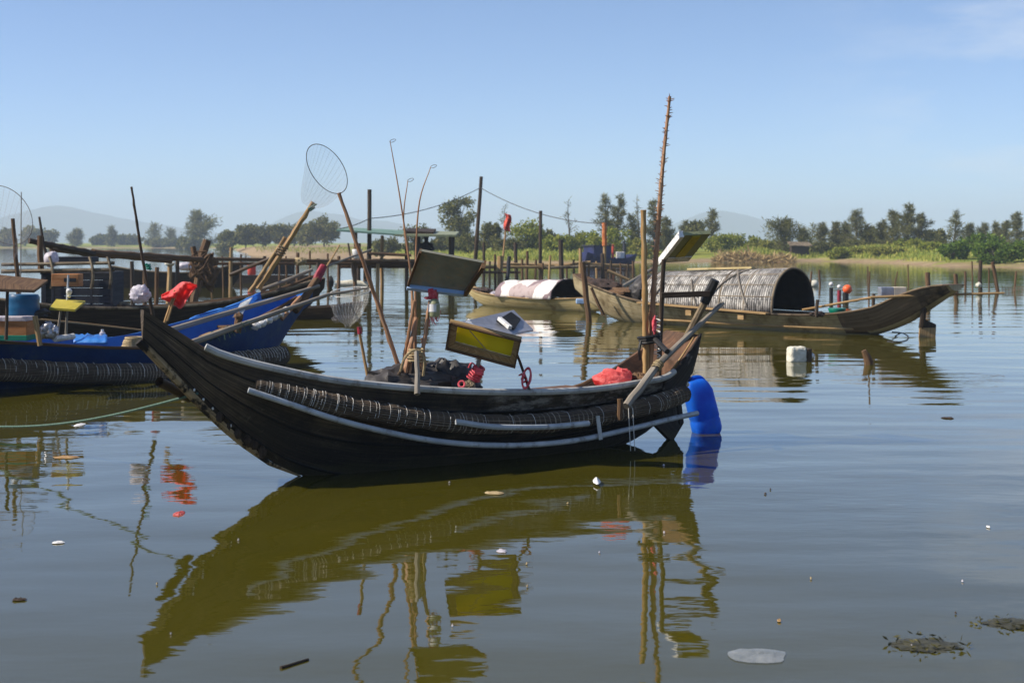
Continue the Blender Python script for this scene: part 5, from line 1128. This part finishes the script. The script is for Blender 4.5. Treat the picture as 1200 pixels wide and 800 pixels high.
fg = thing('flag', 'red flag on a pale leaning stick above the pen', 'flag', tuple(W(586, 330))); m = MB(); m.stick(W(586, 330)+Vector((0, 0, -.3)), P(594, 252, 60), .06, .03, 6); m.build('stick', 'bamboo', fg)
rows = [[P(591.5+7*j/6+1.2*math.sin(i*.8), 250+20*i/8+2*j/6, 59.9+.1*math.sin(j*1.5+i*.4)) for j in range(7)] for i in range(9)]; m = MB(); m.grid(rows); o = m.build('cloth', 'red_cloth', fg); o.modifiers.new('thick', 'SOLIDIFY').thickness = .015
# far blue boat
FB = Boat((683/1e9+(683-600)/FPX*104, 104), ((741-600)/FPX*107, 107), beam=[(0, .5), (.3, .9), (.7, .9), (1, .5)], sheer=[(0, .95), (.3, .55), (.7, .5), (1, .75)], keel=[(0, .1), (.15, -.2), (.85, -.2), (1, .0)], power=.4)
fb = thing('moored_boat', 'small dark blue boat moored far off behind the orange tipped post', 'boat', tuple(FB.pt(.5, 0, 0))); FB.hull('tarp_dark', 'tarp_dark', fb, N=24)
m = MB(); m.box(FB.pt(.27, .1, .95), FB.u.to_3d()*.85, FB.n.to_3d()*.6, (0, 0, .45)); m.build('cabin', 'tarp_dark', fb, smooth=False, bevel=.06); m = MB(); m.box(FB.pt(.27, .1, 1.42), FB.u.to_3d()*.95, FB.n.to_3d()*.7, (0, 0, .04)); m.build('cabin_roof', 'slate', fb, smooth=False)
m = MB(); m.stick(FB.pt(.6, 0, .4), FB.pt(.6, 0, 1.5), .1, .08, 3); m.build('bollard', 'red_cloth', fb); m = MB(); m.box(FB.pt(.75, 0, .7), (.3, 0, 0), (0, .3, 0), (0, 0, .25)); m.build('hatch', 'white_plastic', fb, smooth=False, bevel=.03); m = MB(); m.stick(FB.pt(.83, 0, .4), FB.pt(.83, 0, 1.75), .13, .10, 3); m.build('mast', 'slate', fb)

# ============ pale canoe with a patched cover
WC = Boat((-1.19, 38.2), (2.1, 33.4), beam=[(0, .08), (.15, .3), (.4, .5), (.7, .5), (1, .2)], sheer=[(0, .50), (.15, .36), (.4, .29), (.7, .27), (1, .35)], keel=[(0, .30), (.08, .1), (.18, -.05), (.5, -.12), (.9, -.05), (1, .05)], power=.42)
wc = thing('canoe', 'pale yellow canoe with a patched pink and white cover', 'boat', tuple(WC.pt(.5, 0, 0))); WC.hull('canoe_wood', 'tan_wood', wc, t0=.06, t1=.95, N=36)
m = MB(); m.tube([WC.rim(t, True, .006, .008) for t in [.02+.95*i/24 for i in range(25)]], .016, 6); m.build('gunwale_rail', 'tan_wood', wc)
def hood(boat, t0, t1, w0, w1, z0, z1, base0, base1, mat, parent, name, n=14, th=.03, wob=0.0, sag=0):
    rows = []
    for i in range(n+1):
        s = i/n; t = t0+(t1-t0)*s; w_ = w0+(w1-w0)*s; zt = z0+(z1-z0)*s; zb = base0+(base1-base0)*s; row = []
        for j in range(25):
            a = math.pi*j/24; row.append(boat.pt(t, math.cos(a)*w_, zb+(zt-zb)*math.sin(a)**.85) + Vector((rr.uniform(-wob, wob), 0, rr.uniform(-wob, wob) - sag*math.sin(math.pi*s*3)**2*math.sin(a))))
        rows.append(row)
    m = MB(); m.grid(rows); o = m.build(name, ['black', mat], parent); s_ = o.modifiers.new('thick', 'SOLIDIFY'); s_.thickness = th; s_.offset = -1; s_.material_offset = 1; return o  # black inner face stands in for the shade under the hood
hood(WC, .36, .78, .50, .52, .66, .74, .27, .27, 'cloth_patch', wc, 'cover', wob=.008, sag=.03)
m = MB(); rows = [[WC.pt(.40, math.cos(math.pi*j/16)*.47, .27+.36*math.sin(math.pi*j/16)**.85), WC.pt(.40, math.cos(math.pi*j/16)*.47*.5, .27+.2*math.sin(math.pi*j/16)), WC.pt(.40, 0, .27)] for j in range(17)]; m.grid(rows); m.build('cover_shade_sheet', 'black', wc)  # added black sheet, keeps the opening of the cover dark
m = MB(); m.lump(WC.pt(.14, 0, .38), WC.u.to_3d()*.3, WC.n.to_3d()*.18, (0, 0, .08), .4, 2.2, 3); tag(m.build('net_heap', 'net_dark', org=WC.pt(.14, 0, .36)), 'dark net heap in the left end of the pale canoe', 'net heap')
m = MB(); m.lump(WC.pt(.27, 0, .33), WC.u.to_3d()*.35, WC.n.to_3d()*.22, (0, 0, .06), .4, 2.2, 5); tag(m.build('sack', 'white_film', org=WC.pt(.27, 0, .3)), 'white sheet lying in the canoe left of its cover', 'sheet')
m = MB(); m.box(P(682, 353, 33.6), (.14, 0, 0), (0, .1, 0), (0, 0, .06)); tag(m.build('basin', 'blue_trim', org=P(682, 356, 33.6), smooth=False, bevel=.02), 'pale blue basin at the right end of the canoe', 'basin')

# ============ sampan with a round woven hood
RB = Boat((1.40, 31.0), (7.6, 24.3), beam=[(0, .12), (.12, .42), (.25, .64), (.5, .74), (.75, .64), (.85, .5), (.92, .40), (1, .27)],
          sheer=[(0, .97), (.05, .82), (.12, .68), (.25, .48), (.4, .36), (.6, .32), (.75, .35), (.85, .50), (.9, .70), (.95, .86), (1, .93)],
          keel=[(0, .62), (.06, .3), (.14, 0), (.3, -.16), (.72, -.16), (.80, -.06), (.84, .03), (.9, .24), (.95, .52), (1, .82)], power=.42)
rb = thing('sampan', 'brown wooden sampan with a round woven bamboo hood', 'boat', tuple(RB.pt(.5, 0, 0))); RB.hull('sampan_wood', 'brown_wood', rb, t0=.07, t1=.97, N=60)
m = MB(); m.tube([RB.rim(t, True, .008, .006) for t in [.01+.98*i/50 for i in range(51)]], .022, 6); m.build('gunwale_rail', 'sampan_dark', rb)
m = MB(); m.tube([RB.pt(t, RB.half(t, .10)+.012, .10+.04*max(0, t-.6)) for t in [.3+.5*i/24 for i in range(25)]], .022, 6); m.build('rubbing_strake', 'tan_wood', rb)
rows = [[RB.pt(t, (RB.half(t, z)+.010)*sg, z) for sg, z in [(1, RB.zs(t)-(RB.zs(t)-max(RB.zk(t), .02))*k/6) for k in range(7)]] for t in [.78+.215*i/16 for i in range(17)]]
m = MB(); m.grid(rows); o = m.build('stern_planking', 'sampan_dark', rb); o.modifiers.new('thick', 'SOLIDIFY').thickness = .012
m = MB(); m.plank(RB.rim(.985, True, -.05, .0), RB.rim(.985, False, -.05, .0), .22, .04); m.build('stern_board', 'brown_wood', rb, smooth=False); m = MB(); m.plank(RB.rim(.90, True, -.06, -.03), RB.rim(.90, False, -.06, -.03), .2, .04); m.build('thwart', 'brown_wood', rb, smooth=False)
H = hood(RB, .27, .63, .60, .64, 1.02, 1.14, .36, .33, 'thatch', rb, 'hood', n=20)
m = MB(); m.grid([[RB.pt(.29, math.cos(math.pi*j/16)*.57*k, .36+.62*k*math.sin(math.pi*j/16)**.85) for j in range(17)] for k in (1, .5, .05)]); m.build('hood_shade_sheet', 'black', rb)  # added black sheet closing the far end so the opening looks dark
def arc(t, dw=.022, a0=0, a1=1): 
    s = (t-.27)/.36; w_ = .60+.04*s+dw; zt = 1.02+.12*s+dw; zb = .36-.03*s
    return [RB.pt(t, math.cos(math.pi*(a0+(a1-a0)*j/24))*w_, zb+(zt-zb)*max(0, math.sin(math.pi*(a0+(a1-a0)*j/24)))**.85) for j in range(25)]
for t, r in ((.275, .018), (.345, .012), (.415, .012), (.49, .02), (.555, .016), (.628, .024)): m = MB(); m.tube(arc(t), r, 6); m.build('hood_rib', 'grey_wood', H)
for k in (.10, .2, .32, .5):
    m = MB(); m.tube([RB.pt(t, math.cos(math.pi*k)*(.60+.04*s+.03), .36-.03*s+(.66+.15*s+.028)*math.sin(math.pi*k)**.85) for t, s in [(.275+.35*i/10, i/10) for i in range(11)]], .009, 5); m.build('hood_batten', 'grey_wood', H)
for a, b in (((.53, .42), (.455, .03)), ((.50, .42), (.565, .03)), ((.40, .25), (.43, .02)), ((.33, .22), (.30, .03))):
    m = MB(); pts = []
    for i in range(9):
        s_ = i/8; t = a[0]+(b[0]-a[0])*s_; k = a[1]+(b[1]-a[1])*s_; s = (t-.27)/.36; pts.append(RB.pt(t, math.cos(math.pi*k)*(.60+.04*s+.05), .36-.03*s+(.66+.15*s+.05)*math.sin(math.pi*k)**.85))
    m.tube(pts, .018, 6); m.build('hood_brace', 'grey_pole', H)
m = MB(); m.plank(RB.pt(.27, RB.b(.27)+.04, RB.zs(.27)-.02), RB.pt(.63, RB.b(.63)+.09, RB.zs(.63)+.02), .14, .03); m.build('side_shelf', 'tan_wood', rb, smooth=False)
for t in (.42, .56): m = MB(); m.box(RB.pt(t, RB.b(t)+.03, RB.zs(t)-.07), RB.u.to_3d()*.07, RB.n.to_3d()*.03, (0, 0, .05)); m.build('shelf_bracket', 'tan_wood', rb, smooth=False)
m = MB(); m.plank(RB.pt(.36, .12, 1.115), RB.pt(.53, .05, 1.165), .12, .035); tag(m.build('plank', 'canoe_wood', org=RB.pt(.4, 0, 1.1), smooth=False), 'pale plank lying on top of the round hood', 'plank')
ru = MB(); a = P(1081, 368, 24.7); ru.stick(P(1083, 352, 24.6), P(1080, 384, 24.75), .05, .055, 4, .002); ro = ru.build('rudder_post', 'dark_wood', rb)
m = MB(); m.slab([P(1080, 372, 24.72), P(1097, 380, 24.72), P(1097, 384.5, 24.72), P(1078, 384.5, 24.72)], (0, .05, 0)); m.build('rudder_blade_dark', 'dark_wood', ro, smooth=False); m = MB(); m.slab([P(1078, 384, 24.7), P(1097, 384, 24.7), P(1096, 402, 24.7), P(1077, 402, 24.7)], (0, .05, 0)); m.build('rudder_blade_lit', 'tan_wood', ro, smooth=False)  # one board in two woods: sunlit lower part tan, upper part dark
m = MB(); m.lump(RB.pt(.09, .02, .70), RB.u.to_3d()*.5, RB.n.to_3d()*.2, (0, 0, .17), .4, 2.2, 3, 28, 16); tag(m.build('net_heap', 'net_dark', org=RB.pt(.09, 0, .6)), 'dark brown net heap in the raised left bow of the sampan', 'net heap')
m = MB(); m.lump(RB.pt(.17, .05, .60), RB.u.to_3d()*.45, RB.n.to_3d()*.34, (0, 0, .10), .4, 2.4, 8, 28, 16); tag(m.build('cloth', 'brown_wood', org=RB.pt(.17, 0, .55)), 'brown cloth hanging over the rail near the sampan bow', 'cloth')
m = MB(); m.lump(RB.pt(.235, 0, .62), RB.u.to_3d()*.35, RB.n.to_3d()*.5, (0, 0, .34), .25, 2.0, 9, 28, 16); tag(m.build('dark_tarp', 'black_tarp', org=RB.pt(.235, 0, .5)), 'black sheeting heaped at the left end of the round hood', 'tarp')
pole('long_pole', 'long pale pole sticking out level over the sampan stern', 'pole', P(940, 363, 25.2), P(1025, 348, 24.7), .02, .022, 'bamboo'); pole('long_pole', 'long thin pale pole reaching from the sampan stern to the right stakes', 'pole', P(1020, 348.5, 24.6), P(1177, 343.5, 24.4), .026, .02, 'tan_wood')
for px, y0, y1, lb in ((957, 371, 351, 'short dark peg standing right of the round hood'), (1023, 362, 344, 'dark rowlock peg bound with cord at the sampan stern'), (1018, 364, 318, 'thin upright stick at the sampan stern')): pole('peg', lb, 'peg', P(px, y0, 25.0), P(px+1, y1, 25.0), .03 if px != 1018 else .014, None, 'bamboo_dark' if px != 1018 else 'brown_wood')
m = MB(); m.tube([P(981, y, 25.6) for y in (368, 366, 362, 361)], [.12, .14, .16, .155], 18); tag(m.build('basin', 'green', org=P(981, 368, 25.6)), 'green plastic basin in the sampan right of the hood', 'basin')
for x, mt, lb in ((1038, 'metal', 'grey fish crate in the sampan stern, left of two'), (1053, 'concrete', 'pale fish crate in the sampan stern, right of two')): m = MB(); m.box(P(x, 342, 25.5), (.115, 0, 0), (0, .12, 0), (0, 0, .09)); tag(m.build('fish_crate', mt, org=P(x, 346, 25.5), smooth=False, bevel=.012), lb, 'crate')
m = MB(); m.lump(P(958, 368, 25.3), (.14, 0, 0), (0, .1, 0), (0, 0, .05), .4, 3, 3); tag(m.build('tackle_heap', 'net_dark', org=P(958, 370, 25.3)), 'dark tackle heap just outside the hood opening', 'tackle')
pole('mooring_stake', 'stout dark leaning stake in the water before the sampan bow', 'stake', W(693, 378)+Vector((0, 0, -.3)), P(682.5, 307, 29.3), .062, .056, 'brown_wood'); pole('streak', 'dark slanting brace against the sampan bow right of the stout stake', 'stake', P(707, 369, 29.6), P(693, 337, 29.6), .035, .03, 'brown_wood')  # the second is a dark diagonal on the bow, modelled as a thin pole
m = MB(); c = W(1052, 397)+Vector((0, 0, .01)); m.tube(curve([P(1046, 389, 25.2), W(1056, 390), W(1064, 394), W(1062, 399), W(1050, 401), W(1040, 400)], 20), .014, 6); tag(m.build('rope_loop', 'wire', org=c), 'dark rope loop trailing in the water under the sampan stern', 'rope')
# ============ things on the water
fb_ = thing('foam_box', 'white foam box floating in front of the sampan', 'foam box', tuple(W(937, 424))); m = MB(); c = W(935, 424); m.box(c+Vector((0, .1, .09)), (.115, .02, 0), (-.02, .09, 0), (.004, 0, .115)); o = m.build('block', 'foam', fb_, bevel=.03); sb_ = o.modifiers.new('cut', 'SUBSURF'); sb_.subdivision_type = 'SIMPLE'; sb_.levels = sb_.render_levels = 4; tx_ = bpy.data.textures.new('chips', 'CLOUDS'); tx_.noise_scale = .05; dm_ = o.modifiers.new('chips', 'DISPLACE'); dm_.texture = tx_; dm_.strength = .018; dm_.texture_coords = 'LOCAL'
m = MB(); m.box(c+Vector((.155, .12, .08)), (.032, .006, 0), (-.02, .085, 0), (0, 0, .10)); m.build('end_plate', 'bamboo_dark', fb_, smooth=False, bevel=.01); m = MB(); m.lump(c+Vector((.215, .08, .08)), (.035, 0, 0), (0, .04, 0), (0, 0, .04), .2, 2, 1, 12, 8); m.build('cap', 'white_plastic', fb_)
m = MB(); m.tube([W(1018, 427)+Vector((0, 0, -.1)), W(1018, 427)+Vector((0, 0, .04)), W(1015, 427)+Vector((0, 0, .12)), W(1013, 427)+Vector((-.01, 0, .19))], [.055, .06, .05, .035], 10, wob=.12); tag(m.build('stump', 'brown_wood', org=W(1018, 427)), 'broken brown stump in the water right of the white foam box', 'stump')
for px, y0, y1, mt, tp, lb in ((974, 353, 333, 'black', 'white_plastic', 'black net float with a white top, left of two behind the sampan stern'), (983.5, 354, 336, 'maroon', 'white_plastic', 'maroon net float with a white top beside the orange one'), (991, 353, 339, 'black', 'orange', 'net float with an orange ball on a black drum')):
    o = thing('net_float', lb, 'float', tuple(W(px, y0))); d = W(px, y0).y; r = .055 if tp == 'white_plastic' else .085
    m = MB(); m.tube([W(px, y0)+Vector((0, 0, -.1)), P(px, y1+4, d)], r, 12); m.build('drum', mt, o); m = MB(); q = P(px+(2 if tp == 'orange' else 0), y1, d-.02); k = .13 if tp == 'orange' else .06; m.lump(q, (k, 0, 0), (0, k, 0), (0, 0, k), .08, 2, 2, 16, 12); m.build('ball', tp, o)
m = MB(); c = W(954, 336)+Vector((0, 0, .1)); m.lump(c, (.17, 0, 0), (0, .15, 0), (0, 0, .15), .1, 2, 2); tag(m.build('foam_float', 'foam', org=c), 'round cream foam float behind the dark hood opening', 'float')
G = 'thin stakes in the water beyond the sampan stern'
for px, y1, d, r, ln in ((949, 318, 52, .04, 2), (961, 316, 54, .045, -1), (1016, 312, 60, .03, 1), (1046, 318, 58, .03, 6), (1065, 310, 58, .03, -1), (1140, 306, 50, .03, -1), (1131, 318, 52, .05, 0), (1159, 314, 50, .03, 0)): stake(px, 0, y1, d, r, 'brown_wood', 'thin brown stake in the open water behind the sampan stern', ln, G)
stake(1087, 0, 319, 42, .085, 'brown_wood', 'stout square topped stake just behind the sampan stern'); stake(1120, 0, 321, 43, .07, 'brown_wood', 'short stout stake right of the stern tip'); stake(1149, 0, 305, 48, .075, 'bamboo_dark', 'tall dark stake with a pale float ring at the right'); stake(1172, 0, 307, 48, .07, 'brown_wood', 'stake leaning left at the end of the fence net', -9); stake(1187, 0, 318, 48, .04, 'brown_wood', 'thin leaning stake behind the fence net at the right edge', 4)
m = MB(); m.lump(P(1147, 334, 47.8), (.1, 0, 0), (0, .1, 0), (0, 0, .09), .2, 2, 1); tag(m.build('foam_float', 'foam', org=P(1147, 335, 47.8)), 'small cream float tied to the tall dark stake', 'float')
rows = [[P(1174+4*i, 336+rr.uniform(-.6, .6), 47.5+.03*i)]+[P(1174+4*i, 336, 47.5)*0+Vector(((1174+4*i-CX)/FPX*47.5, 47.5, -.1))] for i in range(12)]; m = MB(); m.grid(rows, .3, .3); tag(m.build('fence_net', 'pond_net', org=P(1180, 340, 47.5)), 'low brown fence net standing in the water at the right edge', 'net')
# floating scraps
def scrap(px, py, w_, h_, mat, label, seed, cat='scrap', name='floating_scrap', group=None, z=.006):
    c = W(px, py); rows = []
    R2 = random.Random(seed); k = w_/FPX*c.y/2; dpt = h_/2*c.y**2/(FPX*EYE)
    m = MB(); ring = []
    for i in range(5):
        f = i/4; ring.append([c+Vector((math.cos(a)*k*f*(1+.35*mnoise.noise(Vector((math.cos(a)*1.7+seed, math.sin(a)*1.7, seed)))), math.sin(a)*dpt*f*(1+.35*mnoise.noise(Vector((seed, math.cos(a)*1.7, math.sin(a)*1.7)))), z*(1.6-f)+.012*abs(mnoise.noise(Vector((math.cos(a)*3*f, math.sin(a)*3*f, seed*1.3))))*(f < 1))) for a in [2*math.pi*j/22 for j in range(22)]])
    m.grid(ring, close=True); return tag(m.build(name, mat, org=c), label, cat, group)
scrap(888, 769, 72, 17, 'clear_film', 'pale clear plastic sheet floating low at the bottom right', 3, 'plastic bag', 'plastic_bag')
for px, py, ww, hh, lb, sd in ((1084, 756, 96, 20, 'dark water weed patch floating at the bottom right', 5), (1186, 731, 80, 16, 'dark water weed patch cut by the right edge', 6)):
    o = thing('water_weed', lb, 'weed', tuple(W(px, py))); c = W(px, py); k = ww/FPX*c.y/2; dp = hh/2*c.y**2/(FPX*EYE); m = MB(); m.lump(c, (k*.8, 0, 0), (0, dp*.75, 0), (0, 0, .008), .5, 3.5, sd, 44, 12); m.build('stems', plain('dark brown weed', S(44,44,34), S(74,72,54), 30, .6, .004, 60), o)
    m = MB()
    for _ in range(45):
        a, r = R.uniform(0, 6.28), R.random()**.6; leafquad(m, c+Vector((math.cos(a)*k*r*1.15, math.sin(a)*dp*r*1.2, .004+.012*R.random())), (R.uniform(-1, 1), R.uniform(-1, 1), R.uniform(0, .3)), R.uniform(.015, .05), R.uniform(.006, .014))
    m.build('leaves', leafmat('weed leaves', [(0, S(40,40,24)), (.5, S(72,70,38)), (1, S(110,104,66))]), o, smooth=False)
m = MB(); m.stick(W(329, 783)+Vector((0, 0, .003)), W(361, 773)+Vector((0, 0, .003)), .008, .006, 5, .02); tag(m.build('floating_stick', 'dark_wood', org=W(345, 778)), 'dark stick floating at the bottom left of centre', 'stick')
scrap(699, 567, 9, 6, 'white_plastic', 'white cup piece floating in the shade of the black boat', 8, z=.03); scrap(580, 578, 22, 4, 'rope', 'pale straw scrap floating below the middle of the black boat', 9)
scrap(68, 636, 15, 3, 'white_plastic', 'white scrap floating at the left between the reflections', 10); scrap(210, 602, 12, 6, 'red_plastic', 'small pink scrap floating under the red flag reflection', 11)
scrap(1158, 618, 4, 2, 'white_plastic', 'tiny white scrap far right on open water', 12); scrap(913, 728, 5, 2, 'bamboo', 'small orange leaf floating above the clear plastic sheet', 13); scrap(93, 498, 11, 4, 'white_plastic', 'white scrap floating below the mooring line', 14)
scrap(78, 536, 30, 3, 'bamboo', 'yellow brown leaf scrap floating at the left', 15); scrap(588, 646, 12, 4, 'white_film', 'white scrap between the pole reflections', 16); scrap(22, 703, 16, 3, 'dark_wood', 'small dark twig scrap floating at the lower left', 17); scrap(1110, 490, 14, 2, 'dark_wood', 'thin dark twig scrap on the blue water at right', 18)
G = 'tiny pale flecks scattered on the water'
for k in range(18): px, py = R.uniform(20, 1180), R.uniform(520, 790); scrap(px, py, R.uniform(1.5, 3), R.uniform(.8, 1.4), R.choice(['white_film', 'rope', 'dark_wood']), 'tiny fleck of debris afloat on the open water', 30+k, 'fleck', 'debris_fleck', G)
